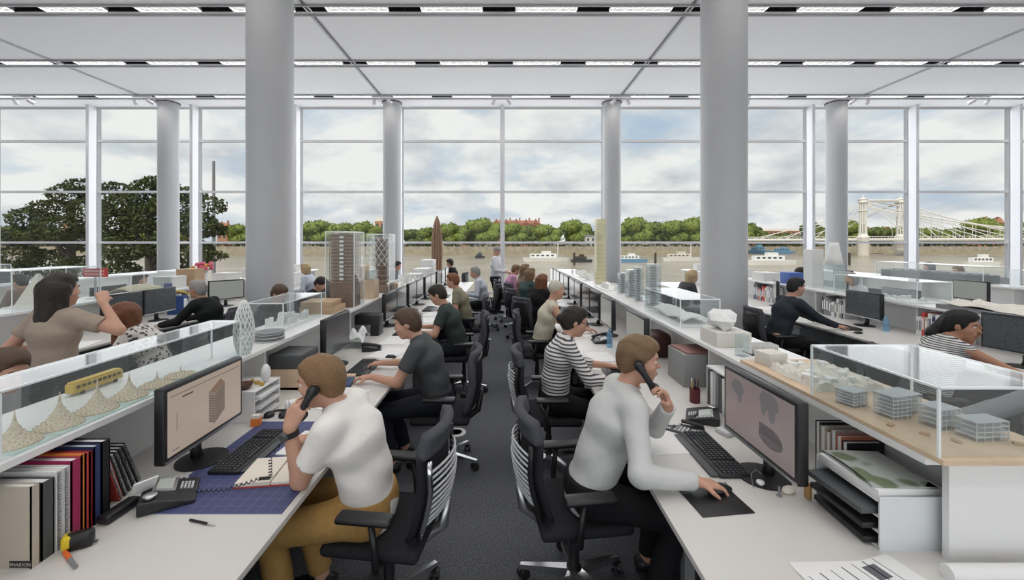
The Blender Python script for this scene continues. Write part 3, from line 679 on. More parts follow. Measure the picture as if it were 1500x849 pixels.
# ================================================================== monitors
SCR_BEIGE = mat('screen_beige', (0.02, 0.02, 0.02), 0.25, emit=(0.36, 0.29, 0.24), estr=0.85)
SCR_MAUVE = mat('screen_mauve', (0.02, 0.02, 0.02), 0.25, emit=(0.23, 0.185, 0.18), estr=0.7)
SCR_DARK = mat('screen_dark', (0.02, 0.022, 0.024), 0.2, noise=0.9, nscale=60, emit=(0.05, 0.055, 0.06), estr=0.6)
SCR_OFF = mat('screen_off', (0.010, 0.012, 0.014), 0.12)
SCR_GREY = mat('screen_grey', (0.02, 0.02, 0.02), 0.25, emit=(0.25, 0.26, 0.24), estr=0.8)
SCR_PALE = mat('screen_pale', (0.02, 0.02, 0.02), 0.25, emit=(0.62, 0.66, 0.68), estr=0.85)
BACKG = mat('monitor_back_silver', (0.42, 0.43, 0.44), 0.45)
def make_monitor(screen, back=BLACK, w=.57, h=.36, z0=.115):
    """screen faces +x, origin on the desk under the stand"""
    t = thing('monitor', 'x', 'monitor'); zc_ = z0 + h / 2
    MB().rbox((-.012, 0, zc_), (.05, w, h), .008, 2).build('casing', BLACK, t, auto=50)
    if back is not BLACK: MB().rbox((-.038, 0, zc_), (.012, w - .02, h - .02), .005, 2).build('back_cover', back, t, auto=50)
    s = MB().bb(.0125, .0145, -w / 2 + .02, w / 2 - .02, z0 + .03, z0 + h - .02).build('screen', screen, t)
    MB().bb(.010, .017, -w / 2 + .006, w / 2 - .006, z0 + .003, z0 + .016).build('bottom_bezel', ALU, t)
    MB().tube([(-.045, 0, .012), (-.055, 0, .06), (-.05, 0, z0 + .1)], [.03, .026, .024], 10).build('stand_neck', BLACK, t, smooth=True)
    MB().lathe([(.0, .0), (.12, .0), (.12, .008), (.06, .018), (.0, .02)], 24, (-.02, 0, 0)).build('stand_base', BLACK, t, auto=40)
    return t, s
m_off = register(make_monitor(SCR_OFF)[0]); m_dark = register(make_monitor(SCR_DARK)[0]); m_grey = register(make_monitor(SCR_GREY, BACKG)[0]); m_pale = register(make_monitor(SCR_PALE, BACKG)[0])
# the two near monitors carry drawings
t, s = make_monitor(SCR_BEIGE); t.location = (-1.60, 2.19, DESK); t.name = 'monitor'; t['label'] = 'wide black monitor showing a striped building drawing on a beige screen'
def onscr(par, mbuild, m, name): return mbuild.build(name, m, par)
X_ = .0155
LINE = mat('ink_dark', (0.02, 0.02, 0.02), 0.3, emit=(0.10, 0.075, 0.06), estr=.6); TINT = mat('ink_mid', (0.02, 0.02, 0.02), 0.3, emit=(0.24, 0.19, 0.15), estr=.8)
ROOFI = mat('ink_roof', (0.02, 0.02, 0.02), 0.3, emit=(0.20, 0.13, 0.09), estr=.8)
def quad(mb, pts): mb.add([(X_, y, z) for y, z in pts], [tuple(range(len(pts)))])
# screen y runs from -.26 (near camera) to .26 ; seen from +x the near end is at the left
mb = MB(); quad(mb, [(0.0, .20), (.045, .175), (.045, .345), (0.0, .36)]); quad(mb, [(.045, .175), (.125, .225), (.125, .375), (.045, .345)]); onscr(s, mb, TINT, 'drawing_walls')
mb = MB(); X_ = .0160; quad(mb, [(0.0, .36), (.045, .345), (.125, .375), (.09, .405)]); onscr(s, mb, ROOFI, 'drawing_roof')
mb = MB(); X_ = .0165
for k in range(11):
    z = .205 + k * .0135; quad(mb, [(.002, z), (.045, z - .022), (.045, z - .017), (.002, z + .005)]); quad(mb, [(.045, z - .022), (.124, z + .022), (.124, z + .026), (.045, z - .017)])
for k in range(6): y = .055 + k * .012; quad(mb, [(y, .185 + (y - .045) * .6), (y + .002, .185 + (y - .045) * .6), (y + .002, .348 + (y - .045) * .37), (y, .348 + (y - .045) * .37)])
quad(mb, [(-.18, .40), (-.11, .40), (-.11, .408), (-.18, .408)]); quad(mb, [(-.215, .25), (-.212, .25), (-.212, .34), (-.215, .34)]); quad(mb, [(-.25, .425), (.25, .425), (.25, .428), (-.25, .428)]); quad(mb, [(-.24, .165), (-.2, .165), (-.2, .169), (-.24, .169)])
onscr(s, mb, LINE, 'drawing_lines')
for o in s.children: o.location.x += 0.0
t, s = make_monitor(SCR_MAUVE); t.location = (1.255, 2.03, DESK - .02 + .02); t.rotation_euler = (0, 0, PI + .02); t['label'] = 'wide black monitor showing grey rounded shapes beside the paper trays'
X_ = .0155
SHP = mat('ink_shape', (0.02, 0.02, 0.02), 0.3, emit=(0.13, 0.125, 0.13), estr=.75); SHP2 = mat('ink_shape2', (0.02, 0.02, 0.02), 0.3, emit=(0.085, 0.07, 0.075), estr=.75)
# for this one y=+.26 is near the camera (right in view): use -y to draw left to right from its user's seat
def blob(mb, cy, cz, ry, rz, cut=None, n=20):
    quad(mb, [(cy + ry * math.cos(2 * PI * k / n), cz + rz * math.sin(2 * PI * k / n) * (1 if math.sin(2 * PI * k / n) > 0 else .75)) for k in range(n)])
mb = MB(); blob(mb, -.15, .385, .055, .045); blob(mb, -.135, .35, .02, .05); blob(mb, .10, .40, .07, .05); blob(mb, .12, .36, .025, .06); blob(mb, .06, .38, .02, .07); onscr(s, mb, SHP, 'drawing_petals')
X_ = .016; mb = MB(); blob(mb, .11, .235, .085, .055); quad(mb, [(.03, .235), (.03, .29), (.09, .29), (.19, .25), (.19, .235)]); onscr(s, mb, SHP2, 'drawing_lump'); X_ = .0155
def mon(proto, x, y, rz, label, group=None, z=DESK): return place(proto, (x, y, z), rz, label, group)
mon(m_dark, -1.60, 3.90, .0, 'black monitor with a grey screen in front of the grey T-shirt man')
G1 = 'row of dark monitors along the bench of wooden towers'
for k, y in enumerate((5.72, 6.30, 7.05, 7.65, 8.45, 9.05, 9.85, 10.5, 11.2)):
    mon(m_off, -1.60, y, 0, 'dark glossy monitor in the row beyond the wooden tower models', G1)
mon(m_grey, 1.27, 3.98, PI, 'wide monitor with a grey-green screen in front of the striped-shirt woman')
mon(m_grey, 1.27, 5.12, PI, 'tall grey-screened monitor in front of the short-haired blond person')
for y in (5.8, 6.4, 7.15, 7.75, 8.5, 9.1, 9.8, 10.4, 11.1): mon(m_off, 1.27, y, PI, 'dark glossy monitor in the row leading to the yellow tower', 'row of dark monitors beyond the blond person')
mon(m_dark, 5.0, 5.72, PI, 'black wide monitor showing grey text in front of the dark-shirted man')
mon(m_grey, 4.95, 7.5, PI - .5, 'pale grey monitor seen behind the man in the dark shirt')
mon(m_dark, 4.80, 3.80, PI + .2, 'large black monitor with grey lines in front of the woman with tied hair')
mon(m_pale, 5.85, 7.35, .3, 'pale bright monitor standing beside the tall white tower models')
for y in (6.1, 8.4): mon(m_grey, 5.9, y, 0, 'grey monitor on the far side of the white tower bench', 'grey monitors behind the white tower bench')
mon(m_dark, -5.15, 5.52, 0.0, 'nearer of two side by side monitors before the black-suited man')
mon(m_dark, -5.15, 6.11, 0.0, 'farther of two side by side monitors before the black-suited man')
mon(m_grey, -5.1, 7.5, -.7, 'silver grey monitor behind the head of the man in the suit')
for y in (8.6, 9.6): mon(m_off, -5.15, y, 0, 'dark monitor near the blonde woman in pale blue', 'dark monitors near the blonde woman')
for y in (7.4, 10.2): mon(m_grey, 8.4, y, PI, 'grey monitor on the bench below the bridge view', 'grey monitors below the bridge view')
mon(m_grey, 9.75, 8.2, 0, 'silver monitor backed against the man with grey hair')
for y in (6.0, 8.0): mon(m_off, -8.8, y, 0, 'dark monitor on the bench below the dark trees', 'dark monitors below the dark trees')
mon(m_off, -6.3, 6.5, PI, 'dark monitor on the far side of the pyramid bench')
mon(m_off, -2.55, 2.45, PI, 'black monitor facing the man behind the spiky hill models')
mon(m_off, -2.5, 5.4, PI + .1, 'black monitor facing the man in front of the big column')
# ================================================================== keyboards, mice, phones
def make_keyboard(kc=DGREY):
    t = thing('keyboard', 'x', 'keyboard')
    MB().rbox((0, 0, .010), (.16, .46, .018), .005).build('tray', BLACK, t, auto=50)
    MB().rbox((.098, 0, .008), (.045, .44, .012), .005).build('palm_rest', DGREY, t, auto=50)
    kb = MB()
    for r in range(6):
        for c in range(21):
            if c in (15, 18 + 9): continue
            y = -.218 + c * .0215; x = -.062 + r * .0225
            kb.box((x, y, .023), (.018, .0175, .010), taper=.8)
    kb.box((.05, -.06, .0235), (.018, .12, .010), taper=.9)
    o = kb.build('keycaps', kc, t); o['kind'] = 'stuff'
    return register(t)
KEYC = mat('keycap', (0.035, 0.037, 0.042), 0.45)
kbd = make_keyboard(KEYC)
def make_mouse():
    t = thing('computer_mouse', 'x', 'mouse')
    mb = MB()
    def f(u, v):
        a = v * PI; x = -.055 + .11 * u; w = .031 * math.sin(PI * min(1, .12 + .86 * u)) ** .5
        return (x, -w * math.cos(a), .004 + .03 * math.sin(a) * math.sin(PI * (.1 + .82 * u)) ** .7)
    mb.grid(f, 10, 9); mb.build('shell', BLACK, t, smooth=True); MB().cyl((.025, -.003, .028), (.025, .003, .028), .01, n=10).build('wheel', MGREY, t)
    return register(t)
mouse = make_mouse()
def make_phone(handset):
    t = thing('desk_phone', 'x', 'telephone')
    b = MB(); b.prism([(-.10, 0), (.10, 0), (.10, .016), (-.04, .052), (-.10, .055)], .21, (0, .105, 0), (1, 0, 0), (0, 0, 1)); b.build('base', BLACK, t, bevel=.006)
    tilt = math.atan2(.036, .14)
    def top(x, y, dz=.0): return Vector((x, y, .016 + (.10 - x) * .257 + dz))
    R = Matrix.Rotation(tilt, 3, 'Y')
    MB().box(top(-.02, .03, .004), (.085, .12, .006), rot=R).build('display_frame', ALU, t)
    MB().box(top(-.02, .03, .009), (.06, .09, .004), rot=R).build('display', mat('lcd', (.50, .54, .50), .3), t)
    kb = MB()
    for r in range(4):
        for c in range(3): kb.box(top(.04 + r * .013, .0 + c * .02, .004), (.009, .014, .007), rot=R)
    for r in range(6): kb.box(top(-.06 + r * .022, .092, .004), (.012, .012, .006), rot=R)
    o = kb.build('buttons', LGREY, t); o['kind'] = 'stuff'
    if handset:
        MB().tube([(-.1, -.075, .072), (-.06, -.075, .082), (0, -.075, .072), (.06, -.075, .055), (.09, -.075, .036)], [.024, .018, .015, .018, .024], 8).build('handset', BLACK, t, smooth=True)
    else:
        MB().lathe([(.0, .0), (.024, .0), (.026, .01), (.02, .014), (.0, .014)], 18, top(-.06, -.07, .0)).build('speaker_ring', ALU, t, auto=40)
    return register(t)
phone = make_phone(True); phone2 = make_phone(False)
# ================================================================== people: smooth fields meshed into one surface each
def vec(*a): return np.array(a, float)
def nrm(v): v = np.asarray(v, float); return v / (np.linalg.norm(v) + 1e-9)
class Field:
    def __init__(s, lo, hi, h):
        s.h = h; s.lo = np.asarray(lo, float); n = np.ceil((np.asarray(hi) - s.lo) / h).astype(int) + 1
        s.ax = [(s.lo[i] + h * np.arange(n[i])).astype(np.float32) for i in range(3)]; s.F = np.full(n, 1.0, np.float32)
    def block(s, lo, hi):
        sl = []
        for i in range(3):
            a = int(max(0, np.floor((lo[i] - s.lo[i]) / s.h))); b = int(min(len(s.ax[i]), np.ceil((hi[i] - s.lo[i]) / s.h) + 1)); sl.append(slice(a, max(a, b)))
        return tuple(sl), (s.ax[0][sl[0]][:, None, None], s.ax[1][sl[1]][None, :, None], s.ax[2][sl[2]][None, None, :])
    def merge(s, sl, d, k, sub=False):
        a = s.F[sl]
        if sub:
            d = -d; h = np.clip(.5 + .5 * (d - a) / k, 0, 1); s.F[sl] = a + (d - a) * h + k * h * (1 - h); return
        h = np.clip(.5 + .5 * (d - a) / k, 0, 1); s.F[sl] = d + (a - d) * h - k * h * (1 - h)
    def cap(s, a, b, ra, rb, k=.03, lat=None, q=1.0, cut=False, cut0=False):
        a = np.asarray(a, float); b = np.asarray(b, float); R = max(ra, rb) * max(1, q) + k + 2 * s.h
        sl, (x, y, z) = s.block(np.minimum(a, b) - R, np.maximum(a, b) + R)
        ba = b - a; L2 = float(ba @ ba) + 1e-9
        px, py, pz = x - a[0], y - a[1], z - a[2]; t0 = (px * ba[0] + py * ba[1] + pz * ba[2]) / L2; t = np.clip(t0, 0, 1)
        qx, qy, qz = px - t * ba[0], py - t * ba[1], pz - t * ba[2]; d2 = qx * qx + qy * qy + qz * qz
        if lat is not None:
            ql = qx * lat[0] + qy * lat[1] + qz * lat[2]; d2 = d2 - ql * ql * (1 - 1 / (q * q))
        d = np.sqrt(np.maximum(d2, 1e-10)) - (ra + (rb - ra) * t)
        if cut: d = np.maximum(d, (t0 - 1) * math.sqrt(L2))
        if cut0: d = np.maximum(d, (-t0) * math.sqrt(L2))
        s.merge(sl, d.astype(np.float32), k)
    def ell(s, c, r, M, k=.02, sub=False):
        """M rows: local axes"""
        R = max(r) + k + 2 * s.h; c = np.asarray(c, float); sl, (x, y, z) = s.block(c - R, c + R); x, y, z = x - c[0], y - c[1], z - c[2]
        l = [(x * m[0] + y * m[1] + z * m[2]) for m in M]
        k0 = np.sqrt(sum((l[i] / r[i]) ** 2 for i in range(3))) + 1e-6; k1 = np.sqrt(sum((l[i] / r[i] ** 2) ** 2 for i in range(3))) + 1e-6
        s.merge(sl, (k0 * (k0 - 1) / k1).astype(np.float32), k, sub)
    def plane(s, p, n):      # keep the side the normal points away from
        x, y, z = s.ax[0][:, None, None], s.ax[1][None, :, None], s.ax[2][None, None, :]
        s.F = np.maximum(s.F, ((x - p[0]) * n[0] + (y - p[1]) * n[1] + (z - p[2]) * n[2]).astype(np.float32))
    def ripple(s, amp, fx, fy, fz, ph=0.0):
        x, y, z = s.ax[0][:, None, None], s.ax[1][None, :, None], s.ax[2][None, None, :]
        s.F = s.F + amp * np.sin(fx * x + 2.0 * np.sin(fz * .45 * z + ph)) * np.sin(fy * y + fz * z + ph)
    def mesh(s):
        F = s.F; nx, ny, nz = F.shape; I = F < 0
        C = sum(I[i:nx - 1 + i, j:ny - 1 + j, k:nz - 1 + k].astype(np.int8) for i in (0, 1) for j in (0, 1) for k in (0, 1))
        M = (C > 0) & (C < 8); idx = np.full(M.shape, -1, np.int64); cells = np.argwhere(M); idx[M] = np.arange(len(cells))
        if not len(cells): return np.zeros((0, 3)), np.zeros((0, 4), int)
        P = np.zeros((len(cells), 3)); cnt = np.zeros(len(cells)); i, j, k = cells.T
        cor = [(a, b, c) for a in (0, 1) for b in (0, 1) for c in (0, 1)]
        val = {c: F[i + c[0], j + c[1], k + c[2]].astype(float) for c in cor}
        for a in cor:
            for ax in range(3):
                if a[ax] == 0:
                    b = tuple(1 if q == ax else a[q] for q in range(3)); va, vb = val[a], val[b]; m = (va < 0) != (vb < 0)
                    t = np.where(m, va / np.where(m, va - vb, 1), 0); p = np.array(a, float)[None, :].repeat(len(cells), 0); p[:, ax] = t; P += p * m[:, None]; cnt += m
        V = (cells + P / cnt[:, None]) * s.h + s.lo; Q = []
        for ax in range(3):
            sl0 = [slice(1, -1)] * 3; sl0[ax] = slice(0, -1); sl1 = list(sl0); sl1[ax] = slice(1, None)
            A, B = I[tuple(sl0)], I[tuple(sl1)]; e = np.argwhere(A != B); 
            off = np.array([1, 1, 1]); off[ax] = 0; e2 = e + off; u, w = [q for q in range(3) if q != ax]
            def cell(du, dw): c = e2.copy(); c[:, u] -= du; c[:, w] -= dw; return idx[c[:, 0], c[:, 1], c[:, 2]]
            q = np.stack([cell(1, 1), cell(0, 1), cell(0, 0), cell(1, 0)], 1); ins = A[tuple(e.T)]
            flip = ins if ax != 1 else ~ins
            q = np.where(flip[:, None], q, q[:, ::-1]); Q.append(q)
        Q = np.concatenate(Q); Q = Q[(Q >= 0).all(1)]; return V, Q
def np_mesh(name, V, Q, m, smooth=True, relax=1):
    if relax and len(Q):                                  # light smoothing of the voxel surface
        for _ in range(relax):
            S = np.zeros_like(V); n = np.zeros(len(V))
            for a in range(4):
                for b in ((a + 1) % 4, (a + 3) % 4): np.add.at(S, Q[:, a], V[Q[:, b]]); np.add.at(n, Q[:, a], 1)
            V = V * .45 + .55 * S / np.maximum(n, 1)[:, None]
    me = bpy.data.meshes.new(name); n = len(Q); me.vertices.add(len(V)); me.vertices.foreach_set('co', V.astype(np.float32).ravel())
    me.loops.add(4 * n); me.loops.foreach_set('vertex_index', Q.ravel().astype(np.int32)); me.polygons.add(n)
    me.polygons.foreach_set('loop_start', np.arange(0, 4 * n, 4, dtype=np.int32)); me.update(calc_edges=True); me.materials.append(m)
    if smooth: me.polygons.foreach_set('use_smooth', [True] * n)
    return me
def ik(S, T, a, b, pole):
    d = T - S; L = np.linalg.norm(d); L2 = min(L, (a + b) * .995); dn = d / (L + 1e-9); T = S + dn * L2
    x = (a * a - b * b + L2 * L2) / (2 * L2); h = math.sqrt(max(0, a * a - x * x)); p = np.asarray(pole, float); p = nrm(p - dn * (p @ dn)); return S + dn * x + p * h, T
SKINS = {'fair': mat('skin_fair', (0.55, 0.31, 0.22), .55, spec=.35), 'tan': mat('skin_tan', (0.46, 0.235, 0.15), .55, spec=.35), 'mid': mat('skin_mid', (0.40, 0.21, 0.14), .55, spec=.35)}
HAIRS = {n: mat('hair_' + n, c, .6, noise=.22, nscale=170, bump=.25, spec=.4) for n, c in dict(brown=(.085, .05, .03), dark=(.022, .016, .013), sandy=(.22, .125, .06), black=(.011, .010, .011), blonde=(.46, .34, .19), pale=(.55, .50, .42), auburn=(.15, .055, .022), red=(.20, .075, .03), grey=(.30, .29, .28), lbrown=(.19, .115, .06)).items()}
EYEW = mat('eye_white', (.75, .73, .70), .3); IRIS = mat('eye_iris', (.03, .025, .02), .2); LIPS = mat('lips', (.36, .14, .12), .5)
def person(label, foot, face, head, look, shirt, trousers, hair, skin='fair', style='short', hands=None, sleeve='short', res=.014, stand=False, pelvis=None, build=1.0, collar=False, skirt=None, feet=None, beard=False, roll=0.0, shirt_wave=.003, neckz=.0, polesL=None, polesR=None, name='person', pelvis_z=.565):
    """world coordinates throughout; face = heading angle, head = centre of head, look=(yaw, pitch) of the head"""
    f = vec(math.cos(face), math.sin(face), 0); l = vec(-f[1], f[0], 0); up = vec(0, 0, 1)
    P = vec(foot[0], foot[1], (.93 if stand else pelvis_z)) if pelvis is None else np.asarray(pelvis, float)
    Hc = np.asarray(head, float); D = Hc - P; L = np.linalg.norm(D); Ls = .74 if not stand else .74
    sag = .5 * math.sqrt(max(0, (Ls * 1.0) ** 2 - L * L)) if L < Ls else 0.0
    back = nrm(-f + .35 * up); Cc = (P + Hc) / 2 + back * (min(.12, sag * .6 + .03) if not stand else .05)
    bz = lambda t: (1 - t) ** 2 * P + 2 * t * (1 - t) * Cc + t * t * Hc
    W, C, N = bz(.25), bz(.54), bz(.79); s = build
    sd = nrm(bz(.7) - bz(.45)); tw = l
    Sh = bz(.705); SL, SR = Sh + tw * .178 * s + f * .01, Sh - tw * .178 * s + f * .01
    HL, HR = P + l * .095, P - l * .095
    hands = hands or {}
    def default_hand(sg): return P + f * .36 + l * sg * .16 + up * .22
    TL = np.asarray(hands.get('L', (default_hand(1),))[0], float); TR = np.asarray(hands.get('R', (default_hand(-1),))[0], float)
    EL, TL = ik(SL, TL, .295, .265, polesL if polesL is not None else (l * .55 - up - f * .25)); ER, TR = ik(SR, TR, .295, .265, polesR if polesR is not None else (-l * .55 - up - f * .25))
    if feet: AL, AR = np.asarray(feet[0], float), np.asarray(feet[1], float)
    elif stand: AL, AR = vec(*foot, .085) + l * .1 + f * .04, vec(*foot, .085) - l * .11 - f * .05
    else: AL, AR = vec(foot[0], foot[1], .085) + f * .36 + l * .12, vec(foot[0], foot[1], .085) + f * .30 - l * .13
    KL, AL = ik(HL, AL, .44, .43, f + up * .7 + l * .15); KR, AR = ik(HR, AR, .44, .43, f + up * .7 - l * .15)
    yaw, pitch = look; hf = nrm(f * math.cos(yaw) * math.cos(pitch) + l * math.sin(yaw) * math.cos(pitch) + up * math.sin(pitch)); hl = nrm(np.cross(up, hf)); hu = np.cross(hf, hl)
    if roll: hl, hu = hl * math.cos(roll) + hu * math.sin(roll), hu * math.cos(roll) - hl * math.sin(roll)
    HM = (hf, hl, hu)
    h = lambda a, b, c: Hc + hf * a + hl * b + hu * c
    root = thing(name, label, 'person', (foot[0], foot[1], 0)); O = vec(foot[0], foot[1], 0)
    pts = np.array([P, W, C, N, Hc, SL, SR, EL, ER, TL, TR, HL, HR, KL, KR, AL, AR]); lo, hi = pts.min(0) - .2, pts.max(0) + .2; lo[2] = max(lo[2], 0.0) - .02
    def torso(F, g, neck=True):
        F.cap(P - up * .01, W, .118 * s + g, .103 * s + g, .05, tw, 1.38); F.cap(W, C, .103 * s + g, .116 * s + g, .05, tw, 1.36); F.cap(C, bz(.715), .116 * s + g, .066 + g, .05, tw, 1.6)
        F.cap(SL - tw * .03, SR + tw * .03, .052 * s + g, .052 * s + g, .06)
    def armprims(F, g, frac, lower):
        for S_, E_, T_ in ((SL, EL, TL), (SR, ER, TR)):
            if lower:
                F.cap(S_, E_, .054 * s + g, .041 * s + g, .035); F.cap(E_, S_ * 0 + E_ + (T_ - E_) * lower, .041 * s + g, (.041 - .014 * lower) * s + g + (.004 if g else 0), .02, cut=lower < 1)
            else: F.cap(S_, S_ + (E_ - S_) * frac, .054 * s + g, (.054 - .010 * frac) * s + g * 1.6, .035, cut=True)
    def legs(F, g, lower=1.0):
        for H_, K_, A_ in ((HL, KL, AL), (HR, KR, AR)):
            F.cap(H_, K_, .088 * s + g, .058 * s + g, .045); F.cap(K_, K_ + (A_ - K_) * lower, .058 * s + g, .040 * s + g * 1.5, .03, cut=lower < 1)
    # ---- body: one surface
    B = Field(lo, hi, res); torso(B, 0); armprims(B, 0, 1, 1.0); legs(B, 0); B.cap(P - l * .05, P + l * .05, .115 * s, .115 * s, .05)
    B.cap(bz(.70), h(-.028, 0, -.06), .057 * s, .050 * s, .03)
    B.ell(h(-.012, 0, .028), (.098, .076, .092), HM, .02); B.ell(h(.022, 0, -.045), (.068, .060, .075), HM, .03); B.cap(h(.058, 0, -.095), h(.05, 0, -.09), .024, .03, .025)
    B.cap(h(.084, 0, .016), h(.1035, 0, -.022), .008, .0125, .012); B.cap(h(.08, .034, .030), h(.08, -.034, .030), .012, .012, .02); 
    B.cap(h(.066, .045, -.02), h(.05, .05, -.03), .018, .018, .02); B.cap(h(.066, -.045, -.02), h(.05, -.05, -.03), .018, .018, .02); B.cap(h(.086, .012, -.062), h(.086, -.012, -.062), .011, .011, .012)
    for sg in (-1, 1): B.ell(h(-.008, sg * .079, -.008), (.021, .010, .033), HM, .008); B.ell(h(.096, sg * .032, .010), (.013, .014, .009), HM, .01, sub=True)
    V, Q = B.mesh(); Vs, Qs = [V], [Q]; off = len(V)
    # ---- hands with five fingers, merged into the same mesh
    hr = min(res * .62, .0075) if res < .02 else .010
    for sg, T_, E_, key in ((1, TL, EL, 'L'), (-1, TR, ER, 'R')):
        spec = hands.get(key); fd = nrm(T_ - E_)
        hd = nrm(spec[1]) if spec and len(spec) > 1 and spec[1] is not None else nrm(fd + f * .15)
        pn = nrm(spec[2]) if spec and len(spec) > 2 and spec[2] is not None else -up
        curl = spec[3] if spec and len(spec) > 3 else .45
        pn = nrm(pn - hd * (pn @ hd)); sd_ = np.cross(pn, hd) * (-sg)            # thumb side
        if True: sd_ = np.cross(hd, pn) * sg
        Hf = Field(T_ - .21, T_ + .21, hr); base = T_ + hd * .006
        Hf.cap(T_ - fd * .03, base, .027 * s, .026, .01)
        for i, (ln, o, rr) in enumerate(((.070, .030, .0085), (.080, .010, .0088), (.074, -.010, .0085), (.058, -.029, .0075))):
            b = base + hd * (.088 - abs(i - 1) * .004) + sd_ * o; Hf.cap(base + sd_ * o * .6, b, .015, .0125, .012)
            p = b; ang = curl * .55
            for j, fr in enumerate((.45, .31, .24)):
                dr = hd * math.cos(ang) + pn * math.sin(ang) + sd_ * (o * 2.2 if j == 0 else 0); q = p + nrm(dr) * ln * fr; Hf.cap(p, q, rr * (1 - .06 * j), rr * (.94 - .06 * j), .005); p = q; ang += curl * (1.0 if j == 0 else .8)
        p = base + hd * .022 + sd_ * .026; q = p + nrm(hd * .62 + sd_ * .62 + pn * (.25 + .35 * curl)) * .042; Hf.cap(p, q, .014, .0105, .012)
        r_ = q + nrm(hd * .85 + sd_ * (.3 - .35 * curl) + pn * (.3 + .4 * curl)) * .034; Hf.cap(q, r_, .0102, .0085, .005)
        v, qd = Hf.mesh(); Vs.append(v); Qs.append(qd + off); off += len(v)
    V = np.concatenate(Vs) - O; Q = np.concatenate(Qs)
    link('body', np_mesh('body', V, Q, SKINS[skin]), root)
    # ---- clothes
    g = .011
    S = Field(lo, hi, res); torso(S, g); S.cap(P - l * .045 - up * .02, P + l * .045 - up * .02, .112 * s + g, .112 * s + g, .05)
    armprims(S, g, .62, {'short': 0, 'long': .97, 'three': .45, 'cap': 0, 'none': 0}[sleeve]) if sleeve not in ('none',) else None
    if sleeve == 'none': S.cap(SL, SL + (EL - SL) * .12, .055 * s, .055 * s, .03, cut=True); S.cap(SR, SR + (ER - SR) * .12, .055 * s, .055 * s, .03, cut=True)
    if shirt_wave: S.ripple(shirt_wave, 21, 19, 27, face)
    nn = nrm(h(-.025, 0, -.06) - bz(.6))
    S.plane(P - up * .085, -up + f * .0)
    v, q = S.mesh(); link('shirt', np_mesh('shirt', v - O, q, shirt), root)
    T = Field((lo[0], lo[1], lo[2]), (hi[0], hi[1], P[2] + .2), res)
    if skirt:
        n_ = 16; a = P + up * .12
        T.cap(a, P - up * .1, .12, .155, .04, l, 1.3); T.cap(P - up * .1, P - up * .42 + f * .02, .155, .19, .04, l, 1.3, cut=True); T.ripple(.004, 34, 34, 4)
    else:
        T.cap(P + up * .07, P, .112 * s + g * .6, .122 * s + g * .6, .05, tw, 1.38, cut0=True); T.cap(P - l * .05, P + l * .05, .115 * s + g * .6, .115 * s + g * .6, .05); legs(T, g, .94); T.ripple(.003, 25, 23, 20)
        T.plane(P + up * .085, up)
    v, q = T.mesh(); link('skirt' if skirt else 'trousers', np_mesh('trousers', v - O, q, trousers), root)
    for A_, nm in ((AL, 'shoe'), (AR, 'shoe')):
        MB().tube([(A_ - O)[:] + vec(0, 0, 0) - f * .07 - up * .035, (A_ - O) - f * .02 - up * .03, (A_ - O) + f * .07 - up * .04, (A_ - O) + f * .16 - up * .052], [.036, .046, .042, .028], 10).build(nm, BLACK, root, smooth=True)
    if collar:
        c0 = bz(.715) + nn * (.052 + neckz); cl = MB(); pts_ = []
        a1 = nrm(np.cross(nn, l)); a2 = np.cross(nn, a1)
        for k in range(17): a = 2 * PI * k / 16; pts_.append((c0 + (a1 * math.cos(a) * .060 + a2 * math.sin(a) * .062) + nn * .016 * math.cos(a) * (-1)) - O)
        MB().tube(pts_, .014, 8).build('collar', shirt, root, smooth=True)
    # ---- hair
    hlo, hhi = Hc - .19, Hc + .19
    if style in ('long', 'longback', 'pony'): hlo = hlo - vec(.12, .12, .33)
    hres = min(res * .7, .012); R = Field(hlo, hhi, hres)
    if style == 'crop':
        R.ell(h(-.016, 0, .034), (.102, .082, .096), HM, .01); R.ell(h(.085, 0, -.04), (.085, .10, .098), HM, .015, sub=True); R.plane(h(0, 0, -.03), -hu + hf * .35)
    else:
        R.ell(h(-.018, 0, .034), (.1075, .0865, .1005), HM, .01); R.ell(h(.02, 0, .088), (.070, .066, .040), HM, .03); R.ell(h(-.06, 0, -.02), (.06, .074, .075), HM, .03)
        R.ell(h(.094, 0, -.038), (.078, .10, .106), HM, .012, sub=True)
        if style == 'short':
            R.plane(h(-.02, 0, -.072), -hu + hf * .25)
            for sg in (-1, 1): R.ell(h(.012, sg * .088, -.035), (.036, .03, .045), HM, .01, sub=True)
        if style == 'bob':
            for sg in (-1, 1): R.cap(h(-.02, sg * .075, .02), h(-.01, sg * .078, -.09), .034, .03, .03)
            R.cap(h(-.08, 0, .02), h(-.07, 0, -.10), .055, .045, .03, hl, 1.5)
        if style in ('long', 'longback'):
            dn = vec(0, 0, -1); a = h(-.07, 0, .02); e = a + dn * .34 - f * .03
            R.cap(a, e, .062, .05, .04, hl, 1.7)
            for sg in (-1, 1):
                b = h(-.02 if style == 'longback' else .01, sg * .078, .02); R.cap(b, b + dn * .3 + (f * -.02 if style == 'longback' else f * .02), .036, .034, .03)
        if style == 'bun': R.ell(h(-.125, 0, -.0), (.04, .045, .045), HM, .02); R.plane(h(-.02, 0, -.085), -hu + hf * .2)
        if style == 'pony':
            R.plane(h(-.02, 0, -.085), -hu + hf * .2)
            b = h(-.11, 0, .0); R.cap(b, b - hf * .06 - up * .12, .036, .045, .03); R.cap(b - hf * .06 - up * .12, b - hf * .03 - up * .22, .045, .02, .03)
    R.ripple(.0030, 70, 75, 30, 1.3); R.ripple(.0016, 190, 170, 60, .4)
    v, q = R.mesh()
    if len(v): link('hair', np_mesh('hair', v - O, q, HAIRS[hair]), root)
